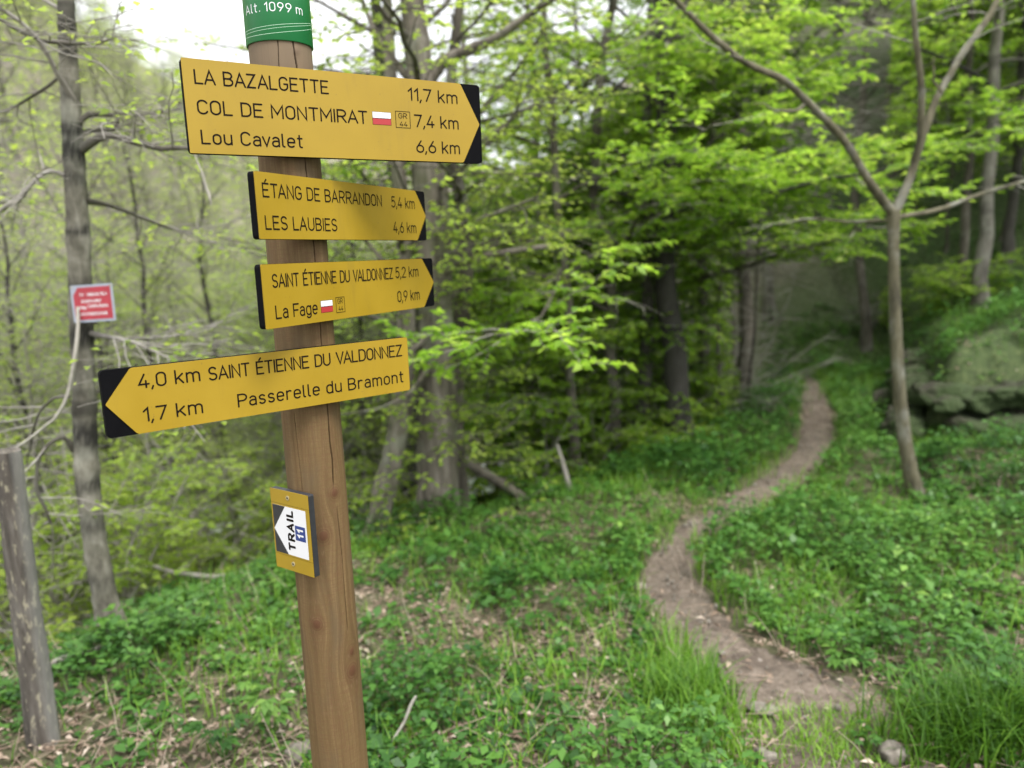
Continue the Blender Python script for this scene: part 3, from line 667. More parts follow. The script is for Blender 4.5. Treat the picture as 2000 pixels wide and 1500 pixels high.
# ------------------------------------------------------------------ left: weathered fence post, banded tree with red sign
def fence_post():
    P, R = pxline([(87, 1462, 2.5, 62), (72, 1340, 2.5, 60), (50, 1180, 2.48, 57), (30, 1020, 2.46, 53), (16, 900, 2.45, 50), (14, 880, 2.45, 49)], 60)
    b = P[0].copy(); g = Geo(); g.tubes(P, R * (1 + .008 * rng.normal(0, 1, 60)), 28, 0, rough=.012, lump=.1)
    mt, n, bs = mat('weathered_post', .95); v = coords(n, 'Object', (1, 1, .1)); f = noise(n, v, 34, 6, .65)
    c = ramp(n, f, [(.3, (.03, .025, .021)), (.5, (.085, .073, .062)), (.72, (.17, .155, .138))])
    sp = noise(n, coords(n, 'Object', (1, 1, .35)), 62, 3, .6); c = mixc(n, ramp(n, sp, [(.56, (0, 0, 0)), (.66, (.7, .7, .7))]), c, (.34, .31, .22))
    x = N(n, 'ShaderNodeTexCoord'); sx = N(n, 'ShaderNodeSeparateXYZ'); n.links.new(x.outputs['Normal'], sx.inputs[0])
    c = mixc(n, ramp(n, sx.outputs[0], [(.6, (0, 0, 0)), (1, (.5, .5, .5))]), c, (.26, .265, .25))  # lit edge put into the colour: side facing right painted paler
    n.links.new(c, bs.inputs['Base Color']); bump(n, bs, f, .8, .01)
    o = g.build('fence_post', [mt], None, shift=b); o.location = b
    tag(o, 'short weathered grey fence post leaning at the left edge of the meadow', 'post')
fence_post()

def left_tree():
    Y = 3.25
    P, R = pxline([(232, 1275, Y, 78), (215, 1215, Y, 66), (190, 1090, Y, 60), (172, 960, Y, 58), (165, 800, Y, 56), (160, 650, Y, 55), (155, 500, Y, 54), (147, 350, Y, 50), (138, 200, Y, 45), (131, 60, Y, 40), (124, -120, Y, 36), (110, -420, Y, 26), (100, -800, Y, 14)], 170)
    base = P[0].copy(); base[2] = Z1(base[0], base[1]); o = empty('banded_tree', base)
    tag(o, 'grey trunk with dark bands and branch scars carrying the small red sign', 'tree')
    g = Geo()
    K = len(P); tt = np.arange(K)
    bul = 1 + .14 * np.exp(-((np.linspace(0, 1, K)[:, None] - rng.random(9)[None]) / .008) ** 2).sum(1)
    # root below ground so that the base meets the falling bank
    P = np.concatenate([[P[0] - [-.02, 0, .35]], P]); R = np.concatenate([[R[0] * 1.15], R * bul])
    R = R * .74; M_ = 40; thv = np.arange(M_) * 2 * np.pi / M_
    zs_ = P[:, 2]; scar = np.zeros((len(P), M_))
    for py, amp, w_ in ((60, .5, .05), (95, .9, .035), (250, .9, .035), (300, 1, .05), (352, .6, .03), (445, .8, .022), (556, .9, .02), (655, 1, .06), (850, .95, .06), (950, .7, .04), (1030, .4, .05), (1130, .5, .05), (720, .35, .05), (180, .3, .04)):
        zc = at(160, py, Y)[2]; ph = rng.uniform(0, 6.28); scar = np.maximum(scar, amp * np.exp(-((zs_[:, None] - zc - .015 * np.sin(thv + ph)) / w_) ** 2) * (.78 + .22 * np.cos(thv - rng.uniform(0, 6.28))))
    R = R * (1 + .06 * scar.mean(1)); scar = np.clip(scar * (1.0 + 1.3 * rng.random(scar.shape)), 0, .96)
    g.tubes(P, R, M_, 0, rough=.03, ring=scar); g.build('trunk', [BARK_BAND], o, shift=base)
    br = [([(162, 290, Y, 22), (185, 272, Y - .05, 17), (212, 262, Y - .1, 15), (260, 274, Y - .16, 13), (320, 290, Y - .2, 12), (372, 286, Y - .22, 9), (440, 300, Y - .1, 5)], TWIG_DARK),
          ([(148, 246, Y, 15), (168, 222, Y, 11), (220, 222, Y + .1, 9), (290, 218, Y + .2, 7), (360, 204, Y + .3, 5)], TWIG_DARK),
          ([(150, 262, Y, 12), (180, 256, Y + .05, 10), (222, 252, Y + .1, 9), (240, 230, Y + .12, 4)], TWIG_DARK),
          ([(150, 205, Y, 15), (112, 145, Y - .08, 11), (75, 82, Y - .15, 10), (38, 40, Y - .2, 9), (-30, 8, Y - .25, 8)], TWIG),
          ([(-20, 25, Y - .3, 7), (40, 62, Y - .26, 7), (90, 80, Y - .24, 7), (155, 80, Y - .22, 6), (205, 70, Y - .2, 5), (236, 58, Y - .2, 3)], TWIG_DARK),
          ([(165, 392, Y, 16), (195, 396, Y + .1, 10), (240, 410, Y + .2, 9), (300, 440, Y + .35, 8), (392, 472, Y + .6, 5)], TWIG_DARK),
          ([(142, 350, Y, 12), (98, 330, Y - .05, 9), (60, 352, Y - .1, 9), (25, 392, Y - .14, 9), (-15, 412, Y - .16, 8)], TWIG),
          ([(85, 330, Y - .06, 8), (78, 300, Y - .05, 5), (75, 298, Y - .05, 3)], PALE),
          ([(152, 600, Y - .06, 9), (153, 650, Y - .1, 11), (147, 700, Y - .12, 13), (141, 745, Y - .12, 12), (132, 790, Y - .13, 11), (112, 818, Y - .13, 9), (70, 850, Y - .15, 8), (30, 880, Y - .18, 7), (-10, 905, Y - .2, 6)], PALE),
          ([(135, 775, Y - .13, 8), (108, 775, Y - .1, 7), (80, 800, Y - .05, 6), (62, 850, Y, 5), (58, 900, Y + .03, 3)], TWIG_DARK),
          ([(172, 650, Y, 14), (205, 656, Y - .04, 11), (255, 662, Y - .05, 8), (300, 680, Y - .05, 7), (330, 698, Y - .04, 4)], TWIG),
          ([(195, 655, Y - .03, 7), (240, 662, Y + .1, 6), (330, 660, Y + .3, 5), (420, 640, Y + .6, 3)], TWIG),
          ([(380, 300, Y - .2, 4), (398, 350, Y - .2, 8), (405, 395, Y - .2, 8), (402, 418, Y - .2, 4)], PALE),
          ([(145, 880, Y, 15), (125, 850, Y - .05, 9), (95, 862, Y - .1, 8), (70, 900, Y - .1, 8), (62, 960, Y - .1, 8), (85, 1030, Y - .05, 6)], TWIG_DARK),
          ([(120, 20, Y, 9), (70, -10, Y, 8), (30, -60, Y, 6)], TWIG), ([(135, 130, Y, 8), (90, 175, Y + .1, 7), (20, 215, Y + .2, 5), (-30, 240, Y + .3, 4)], TWIG_DARK)]
    polys = []
    for pts, mt in br:
        p, r = pxline(pts, 20); r = r * (.62 if mt is PALE else .85); p = p + .006 * np.cumsum(rng.normal(0, .5, p.shape), 0) * np.linspace(0, 1, 20)[:, None]; g = Geo(); g.tubes(p, r * 1.05, 9, 0, rough=.06); g.build('branch', [mt], o, shift=base); polys.append((p, r))
    c = Geo()
    for k, (p, r) in enumerate(polys):
        if k in (7, 8, 12): continue
        spray(c, p[None], r[None], 11, 6, 3, (.25, .75), (.1, .3), (.03, .05), .3, lp=.2, twig=(.0035, .002))
    hi = P[120:]; hr = R[120:]
    S, T_, r, t, sd = sample(hi[None], hr[None], 16, .0, 1.); az = rng.uniform(0, 6.28, 16); LP, LR = grow(S, np.stack([np.sin(az), np.cos(az), .5 + 0 * az], 1), 1.5, .02, .004, 8, .12, 0)
    c.tubes(LP, LR, 6, 0); spray(c, LP, LR, 8, 6, 5, lp=.5, lsize=(.035, .06))
    c.build('crown', [TWIG, LEAF_Y], o, shift=base)
    # the red sign nailed to it
    f0 = at(181, 592, Y - .075); ww, hh = .205, .152
    yaw = rad(-14); a = np.array([math.cos(yaw), math.sin(yaw), .035]); a /= np.linalg.norm(a); nn_ = np.array([math.sin(yaw), -math.cos(yaw), .05]); nn_ /= np.linalg.norm(nn_); u = np.cross(nn_, a) * -1
    if u[2] < 0: u = -u
    mf = lambda V: np.asarray(V)[:, :1] * a + np.asarray(V)[:, 1:2] * u + np.asarray(V)[:, 2:3] * nn_
    s = empty('warning_sign', f0); tag(s, 'small red sign with pale border and white lines of text on the grey banded tree', 'sign')
    g = Geo(); prism(g, rrect(-ww / 2, -hh / 2, ww / 2, hh / 2, .004), -.003, 0, mf); g.build('plate', [SIGNGREY], s, smooth=False)
    g = Geo(); prism(g, [(-ww / 2 + .012, -hh / 2 + .010), (ww / 2 - .010, -hh / 2 + .010), (ww / 2 - .010, hh / 2 - .010), (-ww / 2 + .036, hh / 2 - .010), (-ww / 2 + .012, hh / 2 - .040)], 0, .001, mf); g.build('red_face', [REDPLATE], s, smooth=False)
    g = Geo()
    for x0, x1, y in ((-.058, -.040, .036), (-.022, .074, .036), (-.052, .044, .009), (-.082, -.034, -.017), (-.024, .074, -.012), (-.064, .064, -.043)):
        x = x0
        while x < x1:      # marks too blurred in the photograph to read
            w = rng.uniform(.004, .009); ribbon(g, [(x, y - .006), (x, y + .006)], .0018, 0, mf, .0014); ribbon(g, [(x + .001, y + rng.choice([-.005, 0, .005])), (x + w * .7, y + rng.choice([-.005, 0, .005]))], .002, 0, mf, .0014); x += w
    g.build('lettering', [WHITE], s, smooth=False)
    for x, y in ((-ww / 2 + .008, hh / 2 - .008), (ww / 2 - .008, hh / 2 - .008)): g = Geo(); prism(g, A(x, y, .004, .004, 0, 360, 9)[:-1], 0, .002, mf); g.build('nail', [STEEL], s, smooth=False)
left_tree()

# ------------------------------------------------------------------ right: young forked tree
def forked_tree():
    Y = 4.75
    P, R = pxline([(1792, 985, Y, 44), (1780, 930, Y, 36), (1765, 850, Y, 33), (1755, 750, Y, 30), (1750, 650, Y, 28), (1746, 550, Y, 26), (1745, 470, Y, 25), (1746, 412, Y, 30)], 50)
    R = R * .82; base = P[0].copy(); base[2] = Z1(base[0], base[1]); P = np.concatenate([[P[0] - [0, 0, .25]], P]); R = np.concatenate([[R[0]], R])
    o = empty('forked_tree', base); tag(o, 'slim young tree forking into a wide V, on the meadow right of the path', 'tree')
    g = Geo(); g.tubes(P, R, 16, 0, rough=.03); g.build('trunk', [BARK_YOUNG], o, shift=base)
    lim = [[(1744, 418, Y, 24), (1690, 345, Y - .05, 20), (1650, 268, Y - .1, 18), (1592, 212, Y - .15, 17), (1530, 152, Y - .2, 16), (1450, 122, Y - .25, 16), (1392, 62, Y - .3, 15), (1330, 5, Y - .35, 14), (1270, -90, Y - .4, 12), (1190, -260, Y - .4, 7)],
           [(1747, 415, Y, 24), (1778, 352, Y, 20), (1797, 285, Y, 19), (1830, 195, Y + .05, 17), (1880, 112, Y + .1, 16), (1935, 45, Y + .15, 15), (1990, -50, Y + .2, 13), (2060, -250, Y + .3, 7)],
           [(1786, 330, Y, 14), (1798, 260, Y - .05, 17), (1801, 180, Y - .1, 16), (1790, 85, Y - .15, 14), (1780, -20, Y - .2, 12), (1760, -220, Y - .2, 8)],
           [(1748, 425, Y, 12), (1830, 412, Y + .2, 11), (1930, 376, Y + .4, 10), (2060, 345, Y + .6, 8), (2200, 300, Y + .8, 4)],
           [(1744, 430, Y, 9), (1650, 432, Y + .2, 7), (1590, 425, Y + .35, 6), (1500, 440, Y + .5, 3)],
           [(1575, 200, Y - .15, 9), (1560, 216, Y - .2, 9), (1520, 214, Y - .3, 6), (1470, 198, Y - .4, 3)],
           [(1840, 180, Y, 8), (1822, 160, Y, 6), (1806, 120, Y, 3)]]
    c = Geo()
    for k, pts in enumerate(lim):
        p, r = pxline(pts, 40); r = r * .8; p = p + .012 * np.cumsum(rng.normal(0, .35, p.shape), 0) * np.linspace(0, 1, 40)[:, None] * [1, 1, .6]; g = Geo(); g.tubes(p, r, 10, 0, rough=.05, lump=.2); g.build('limb', [BARK_YOUNG], o, shift=base)
        if k < 5: spray(c, p[None], r[None], 8 if k < 4 else 5, 4, 3, (.3, .7), (.1, .3), (.035, .055), .45, lp=.45, twig=(.004, .002))
    c.build('crown', [TWIG, LEAF], o, shift=base)
forked_tree()

# ------------------------------------------------------------------ centre: cluster of old stems at the meadow's edge
def stem_tree(name, label, pts, bark, n=60, sides=18, rough=.05, branches=(), ncrown=0, leafm=None, lp=.4, zt=None, group=None, bn='branch'):
    P, R = pxline(pts, n); base = P[0].copy(); zb = Z1(base[0], base[1]); base[2] = zb
    P = np.concatenate([[[P[0][0], P[0][1], min(zb, P[0][2]) - .25]], P]); R = np.concatenate([[R[0] * 1.15], R])
    o = empty(name, base); tag(o, label, 'tree', group)
    g = Geo(); g.tubes(P, R, sides, 0, rough=rough * .6, lump=.3); g.build('trunk', [bark], o, shift=base)
    c = Geo()
    for pts in branches:
        p, r = pxline(pts, 26); g = Geo(); g.tubes(p, r, 9, 0, rough=.06); g.build(bn, [bark], o, shift=base)
        spray(c, p[None], r[None], 9, 5, 4, (.3, .8), (.12, .3), (.035, .06), .25, lp=lp, twig=(.005, .0022))
    if ncrown:
        k0 = int(n * .35); S, T_, r, t, sd = sample(P[None, k0:], R[None, k0:], ncrown, 0, 1.); az = rng.uniform(0, 6.28, ncrown)
        LP, LR = grow(S, np.stack([np.sin(az), np.cos(az), .35 + 0 * az], 1), rng.uniform(.8, 1.9, ncrown), np.minimum(r * .4, .022), .004, 8, .14, 0)
        c.tubes(LP, LR, 6, 0); spray(c, LP, LR, 7, 5, 5, (.3, .8), (.12, .3), (.04, .06), .2, lp=lp, twig=(.005, .0022), zthin=zt)
    S, T_, r, t, sd = sample(P[None, :int(n * .6)], R[None, :int(n * .6)], 22, .05, 1.0); az = rng.uniform(0, 6.28, 22)
    LP, LR = grow(S, np.stack([np.sin(az), np.cos(az), .25 + 0 * az], 1), rng.uniform(.35, 1.0, 22), .007, .002, 7, .2, 0); c.tubes(LP, LR, 5, 0); spray(c, LP, LR, 5, 4, 4, (.15, .45), (.08, .2), (.035, .055), .2, lp=.6, twig=(.003, .0018))
    c.build('crown', [TWIG_DARK, leafm or LEAF_Y], o, shift=base); return o
Y = 5.0
stem_tree('old_tree', 'thickest grey trunk, cracked bark, behind the right ends of the yellow boards',
          [(852, 1045, Y, 92), (856, 960, Y, 80), (855, 800, Y, 74), (850, 600, Y, 70), (842, 400, Y, 70), (830, 250, Y, 58), (815, 100, Y, 50), (800, -60, Y, 42), (780, -350, Y, 26), (770, -650, Y, 12)], BARK_CENTRE,
          branches=[[(828, 170, Y, 30), (862, 120, Y, 24), (920, 96, Y - .1, 20), (965, 78, Y - .2, 17), (1030, 30, Y - .3, 12), (1110, -20, Y - .4, 8)],
                    [(845, 560, Y, 20), (880, 522, Y - .1, 15), (930, 503, Y - .2, 13), (985, 493, Y - .3, 13), (1075, 480, Y - .4, 9)],
                    [(835, 300, Y, 18), (880, 300, Y, 12), (950, 270, Y + .1, 10), (1030, 210, Y + .2, 7), (1110, 180, Y + .3, 4)],
                    [(852, 430, Y, 16), (900, 440, Y - .15, 9), (960, 420, Y - .3, 8), (1050, 385, Y - .45, 6)],
                    [(820, 180, Y, 18), (770, 120, Y, 14), (730, 60, Y, 10), (700, -20, Y, 7)],
                    [(850, 700, Y - .1, 12), (800, 770, Y - .3, 8), (740, 800, Y - .4, 7), (660, 810, Y - .5, 4)],
                    [(850, 640, Y - .1, 12), (800, 690, Y - .3, 8), (720, 740, Y - .4, 6), (650, 760, Y - .5, 4)]], ncrown=16, lp=.6)
stem_tree('dark_tree', 'slender dark trunk close beside the thickest grey trunk, on its path side',
          [(905, 985, 5.3, 34), (893, 900, 5.3, 30), (890, 780, 5.3, 29), (900, 640, 5.3, 30), (915, 500, 5.3, 30), (905, 400, 5.3, 28), (882, 310, 5.3, 24), (880, 150, 5.3, 18), (905, -50, 5.3, 12), (920, -300, 5.3, 6)], BARK_DARK, sides=12,
          branches=[[(905, 560, 5.3, 12), (870, 590, 5.2, 10), (835, 560, 5.1, 9)], [(912, 480, 5.3, 10), (960, 470, 5.3, 8), (1010, 450, 5.3, 5)]], ncrown=10, lp=.6)
stem_tree('leaning_tree', 'grey trunk leaning right across the gap between signpost and thickest trunk',
          [(728, 1075, 4.75, 60), (742, 1000, 4.75, 50), (765, 900, 4.8, 46), (785, 800, 4.85, 42), (795, 650, 4.9, 36), (790, 480, 4.95, 32), (775, 300, 5, 28), (760, 100, 5, 22), (750, -150, 5, 12)], BARK_CENTRE, sides=14,
          branches=[[(750, 960, 4.7, 16), (722, 1020, 4.6, 14), (695, 1068, 4.5, 12)], [(790, 560, 4.95, 12), (740, 500, 4.9, 8), (690, 440, 4.85, 6), (650, 410, 4.8, 4)], [(783, 420, 5, 10), (720, 370, 5, 8), (650, 350, 5, 5)]], ncrown=11, lp=.55)
stem_tree('backing_tree', 'mid-grey trunk half hidden behind the lower left of the thickest trunk',
          [(800, 1010, 6.2, 46), (808, 900, 6.2, 40), (830, 750, 6.2, 36), (825, 560, 6.2, 33), (770, 330, 6.2, 28), (740, 100, 6.2, 22), (720, -200, 6.2, 12)], BARK_GREY, sides=12, ncrown=11, lp=.55)

# thinner trunks of the leafy wood beyond the meadow, right of centre
beech = [  # px, py(base), Y, width px, height, bark, label, lean
    (1128, 935, 6.3, 22, 7.0, BARK_DARK, 'thin dark crooked trunk, first leafy tree right of the fallen pole', (-.25, .1), 1.0),
    (1195, 925, 6.9, 27, 7.5, BARK_DARK, 'dark trunk swelling at its foot, left of the pale slim trunk', (.15, .2), 1.0),
    (1256, 915, 7.1, 30, 7.5, BARK_GREY, 'pale grey slim trunk between two dark ones at the meadow edge', (-.05, .3), 1.0),
    (1335, 905, 6.8, 50, 9.0, BARK_GREY, 'stout pale grey beech at the meadow edge, thickest trunk left of the path', (-.2, .2), 1.15),
    (1378, 885, 7.9, 24, 7.5, BARK_DARK, 'thin dark trunk just right of the stout pale beech', (.1, .3), 1.0),
    (1445, 850, 8.6, 30, 8.0, BARK_DARK, 'dark trunk under low leaves, last tree before the path bend', (-.1, .3), 1.0),
    (1500, 800, 11.5, 22, 8.0, BARK_GREY, 'slim grey tree on the brown slope left of the path end', (.1, .2), .9),
    (1030, 900, 8.6, 26, 8.0, BARK_GREY, 'grey leafy tree beside the stream bank behind the fallen pole', (.1, 0), .9),
    (950, 860, 10.5, 26, 8.0, BARK_GREY, 'grey tree across the stream behind the fallen pole', (0, 0), .9)]
for px, py, Yd, wpx, h, bk, lab, lean, spf in beech:
    p = at(px, py, Yd); b = [p[0], p[1], Z1(p[0], p[1])]; r = wpx * .5 * Yd / F_PX
    far_left = px < 1100
    tree('beech_tree', lab, b, h, r, bk, LEAF, lean, 22 if not far_left else 14, (.19 if px > 1300 else .15) if not far_left else .2, 2.2 * spf, ((-3, 32) if px > 1300 else (-10, 30)), 10, 8, 9 if not far_left else 6, .03, 'leafy trees at the far edge of the meadow',
         zthin=(2.2, 3.3, .97) if px < 1150 else (2.5, 4.0, .95) if px < 1300 else (2.9, 4.4, .9) if px < 1340 else (4.6, 6.0, .9), lp=1. if not far_left else .6, lsize=(.05, .082), top=.85)
# trees up the right-hand slope
slope_r = [(1690, 735, 10.2, 20, 7.5, BARK_DARK, 'slim dark trunk right of the path end, left of the forked tree'), 
           (1862, 760, 9.2, 18, 8, BARK_DARK, 'thin dark trunk behind the bank, just right of the forked tree'), (1905, 765, 8.6, 27, 8, BARK_GREY, 'pale grey trunk standing behind the boulder bank'),
           (1958, 700, 9.6, 20, 8, BARK_GREY, 'slim pale trunk near the right edge behind the bank'), (1848, 560, 13, 44, 9, BARK_DARK, 'stout dark trunk high on the right slope'),
           (1780, 640, 14, 22, 8, BARK_GREY, 'slim grey tree high on the right slope behind the fork'), (2060, 690, 9, 30, 8, BARK_GREY, 'grey tree on the right slope at the frame edge'), (1590, 640, 15, 22, 8.5, BARK_GREY, 'slim grey tree on the brown slope above the path end'),
           (1440, 640, 15, 22, 8.5, BARK_DARK, 'dark tree on the brown slope high above the path bend'), (1950, 540, 14, 22, 8, BARK_GREY, 'slim grey tree high on the right slope near the frame edge')]
for px, py, Yd, wpx, h, bk, lab in slope_r:
    p = at(px, py, Yd); b = [p[0], p[1], Z1(p[0], p[1])]
    tree('beech_tree', lab, b, h, wpx * .5 * Yd / F_PX, bk, LEAF, rng.normal(0, .25, 2), 20, .24, 2.4, (0, 32), 10, 7, 9, .035, 'leafy trees on the right slope', zthin=(6.4, 7.6, .9) if Yd > 10 else (4.4, 5.6, .95), lp=.95 if Yd > 10 else .5, lsize=(.05, .082), top=.9)
# trees further into the wood, copies of one loose crowned kind
q = tree('beech_tree', 'leafy beech deep in the wood beyond the meadow', (30, 60, 0), 9.5, .09, BARK_GREY, LEAF, (.2, .1), 24, .24, 2.5, (0, 35), 10, 7, 8, .03, 'leafy trees deep in the wood', lsize=(.055, .09), zthin=(5.2, 7.0, .92))
first = True
for px, Yd, *sk in [(1160, 17, .32), (1240, 15, .36), (1300, 17, .45), (1100, 20, .3), (1360, 14, .55), (1200, 22, .35), (1420, 13, .7), (1450, 16), (1760, 19), (1880, 20),  (1740, 17), (1860, 16.5), (1990, 17), (1730, 12.5), (1800, 14), (1920, 12.5), (1820, 22), (1960, 23), (2100, 14), (2250, 11), (2350, 15)]:
    d = ray(px, 700); x = d[0] / d[1] * Yd; loc = (x, Yd, Z1(x, Yd) - .1); rz, sc = rng.uniform(0, 6.28), rng.uniform(.8, 1.1)
    sc *= sk[0] if sk else 1
    if first: q.location = loc; q.rotation_euler = (0, 0, rz); first = False
    else: dup(q, loc, rz, sc)

# saplings with layered sprays filling the wood edge and the right slope
for px, Yd, h in [(980, 7.6, 3.0), (1060, 7.0, 3.2), (1110, 8.2, 3.6), (1165, 7.6, 3.4), (1225, 8.6, 4.0), (1285, 7.8, 4.2), (1350, 9.0, 4.6), (1395, 7.6, 4.2), (1430, 9.4, 5.0), (1150, 10, 3.4), (1250, 11, 4.4), (1340, 11.5, 5.2), (1410, 12.5, 5.6),
                  (1060, 9.6, 3.0), (1460, 8.2, 4.6), (1765, 11.5, 5.2), (1830, 10.4, 4.8), (1885, 11.5, 5.0), (1930, 10, 4.6), (1985, 11.2, 5.0), (2040, 9.8, 4.6), (1800, 13.5, 5.4), (1960, 13.5, 5.2)]:
    d = ray(px, 800); x = d[0] / d[1] * Yd
    tree('beech_sapling', 'slim young beech with layered fresh leaves ' + ('at the wood edge beyond the meadow' if px < 1600 else 'on the right slope'), (x, Yd, Z1(x, Yd)), h, .022, BARK_DARK, LEAF, rng.normal(0, .2, 2), 20, .16, 1.35, (-8, 28), 7, 6, 8, .03,
         'young beeches at the wood edge' if px < 1600 else 'young beeches on the right slope', lp=.85, lsize=(.05, .08), side=7, L2=(.4, .8), zthin=(2.6, 4.0, .9) if px < 1180 else (3.6, 5.0, .8) if px < 1300 else None)

# ------------------------------------------------------------------ left: bare wood on the far bank, yellow-green shrubs in the gully
kinds = []
for k, (lpv, lab) in enumerate([(.12, 'bare grey tree with almost no leaves on the far slope'), (.36, 'grey twiggy tree with thin yellow-green leaves on the far slope'), (.28, 'slim many-branched grey tree on the far slope')]):
    kinds.append(tree('bare_tree', lab, (40 + 5 * k, 70, 0), [7, 6, 5.5][k], [.07, .05, .045][k], [BARK_GREY, TWIG, BARK_GREY][k], LEAF_Y, (.3, .1), 30, .08, [2.0, 1.8, 1.7][k], (15, 55), 10, 9, 4, .04, 'bare trees on the far slope', lp=lpv, lsize=(.05, .08), side=7))
used = set(); n = 0
for i in range(260):
    az = rng.uniform(-.86, .06); r = 11.5 + 28 * rng.random() ** 1.25
    if 100 < i <= 150: r = rng.uniform(5.8, 11); az = rng.uniform(-.85, -.16)
    if az > -.22 and r > 20: r = rng.uniform(10.5, 17)
    x, y = r * math.sin(az), r * math.cos(az); loc = (x, y, Z1(x, y) - .1); rz = rng.uniform(0, 6.28); sc = rng.uniform(.7, 1.2); k = i % 3
    if az > -.52 and r > 11: sc *= .5
    if r < 11: sc *= .55
    if i > 150: r = rng.uniform(24, 46); az = rng.uniform(-.60, -.24); x, y = r * math.sin(az), r * math.cos(az); loc = (x, y, Z1(x, y) - .1); sc = rng.uniform(.4, .62)
    if i > 214: r = rng.uniform(12, 24); az = rng.uniform(-.60, -.18); x, y = r * math.sin(az), r * math.cos(az); loc = (x, y, Z1(x, y) - .1); sc = rng.uniform(.35, .5)
    if k not in used: kinds[k].location = loc; kinds[k].rotation_euler = (0, 0, rz); used.add(k)
    else: dup(kinds[k], loc, rz, sc)

def shrub(name, label, base, h, n, spread, leafm, nl=6, lp=.8, group=None, lsize=(.04, .065), cat='shrub', n2=7):
    base = np.array(base, float); o = empty(name, base); tag(o, label, cat, group)
    az = rng.uniform(0, 6.28, n); el = np.radians(rng.uniform(35, 82, n)); S = base + np.stack([rng.normal(0, .07, n), rng.normal(0, .07, n), np.full(n, -.06)], 1)
    P, R = grow(S, np.stack([np.sin(az) * np.cos(el), np.cos(az) * np.cos(el), np.sin(el)], 1), h * rng.uniform(.7, 1.15, n) * spread, .011, .003, 10, .1, -.02)
    g = Geo(); g.tubes(P, R, 6, 0); g.build('stem', [TWIG], o, shift=base)
    c = Geo(); spray(c, P, R, n2, 5, nl, (.25, .6), (.1, .26), lsize, .15, lp=lp, twig=(.004, .002)); c.build('crown', [TWIG, leafm], o, shift=base); return o
sh = [(300, 1000, 5.2, 1.5, 'yellow-green shrub in the gully just right of the banded tree'), (430, 1010, 5.6, 1.6, 'tall yellow-green shrub in the gully left of the signpost'), (520, 960, 6.4, 1.7, 'yellow-green shrub in the gully touching the signpost outline'),
      (60, 1080, 4.2, 1.3, 'bright shrub behind the fence post on the left'), (230, 1080, 4.3, 1.0, 'low bright shrub at the foot of the banded tree'), (380, 900, 8, 1.8, 'pale leafy shrub across the gully left of the signpost'),
      (120, 900, 6.4, 1.7, 'loose shrub behind the banded tree'), (20, 700, 7.5, 2.2, 'loose tall shrub at the left frame edge'), (700, 930, 7.4, 1.7, 'grey-green shrub behind the leaning trunk'), (780, 860, 9, 1.8, 'shrub on the stream bank behind the centre trunks'),
      (1090, 860, 8.2, 1.4, 'green shrub behind the thin snag'), (1180, 860, 8.8, 1.4, 'green shrub behind the dark trunks'), (1290, 850, 9, 1.5, 'green shrub behind the stout beech'),
      (1390, 840, 9, 1.2, 'green shrub behind the last dark trunk before the bend'), (1060, 820, 7.6, 1.5, 'bright green shrub just left of the dark crooked trunk'), (1150, 800, 7.6, 1.6, 'bright green shrub between the two dark trunks'), (1240, 780, 7.9, 1.5, 'bright green shrub behind the pale slim trunk'), (1350, 800, 8.2, 1.3, 'low green shrub right of the stout beech'), (1700, 640, 0, .5, 'shrub on the slope between path end and forked tree'), (1880, 600, 0, .7, 'leafy shrub higher on the right slope'),
      (1065, 930, 6.4, .85, 'low bright shrub just left of the thin snag'), (1160, 915, 6.7, .85, 'low bright shrub between the crooked and the swelling dark trunk'), (1226, 905, 6.9, .8, 'low bright shrub at the foot of the pale slim trunk'),
      (1292, 890, 7.3, .8, 'low bright shrub left of the foot of the stout beech'), (1405, 870, 7.8, .8, 'low bright shrub left of the last dark trunk before the bend'), (690, 985, 5.6, .9, 'low shrub between signpost and leaning trunk'), (810, 960, 6.6, 1.0, 'low shrub between the leaning and the thickest trunk'),
      (1100, 700, 8.6, 2.2, 'tall leafy shrub behind the dark crooked trunk'), (1210, 700, 9.4, 2.2, 'tall leafy shrub behind the two dark trunks'), (1290, 700, 10.0, 2.4, 'tall leafy shrub behind the stout beech'), (1400, 720, 9.6, 2.0, 'tall leafy shrub left of the path bend'),
            (220, 700, 9, 2.0, 'sparse tall shrub on the far bank right of the red sign'),
      (330, 640, 11, 2.2, 'thin leafy shrub on the far bank left of the lowest board')]
for px, py, Yd, h, lab in sh:
    d = ray(px, py); x = d[0] / d[1] * Yd; left = px < 800
    if Yd == 0: p_ = hit(px, py); x, Yd = p_[0], p_[1]
    shrub('leafy_shrub', lab, (x, Yd, Z1(x, Yd)), h, 11, 1.0, LEAF_Y if left else LEAF, 7, .52 if left else .85, 'shrubs in the gully and along the wood edge')

# ------------------------------------------------------------------ fallen pole, snag, boulders, stones
def log(name, label, pts, mt, cat, n=24):
    P, R = pxline(pts, n); b = P[-1].copy(); g = Geo(); g.tubes(P, R, 12, 0, rough=.05); o = g.build(name, [mt], None, shift=b); o.location = b; tag(o, label, cat); return o
log('fallen_pole', 'dark brown fallen pole propped against the centre trunks, pointing down right', [(885, 880, 5.6, 24), (930, 915, 5.5, 22), (1000, 958, 5.4, 20), (1058, 995, 5.3, 18)], BARK_DARK, 'dead branch')
log('dead_snag', 'thin grey broken stake standing in the grass right of the fallen pole', [(1088, 868, 5.5, 5), (1098, 900, 5.5, 9), (1110, 945, 5.5, 11), (1120, 985, 5.5, 12)], TWIG, 'dead branch')
log('dead_stick', 'grey dry stick lying on the bank left of the signpost', [(300, 1105, 4.2, 7), (335, 1118, 4.2, 10), (420, 1128, 4.2, 11), (480, 1120, 4.2, 9), (560, 1118, 4.2, 6)], TWIG, 'dead branch')
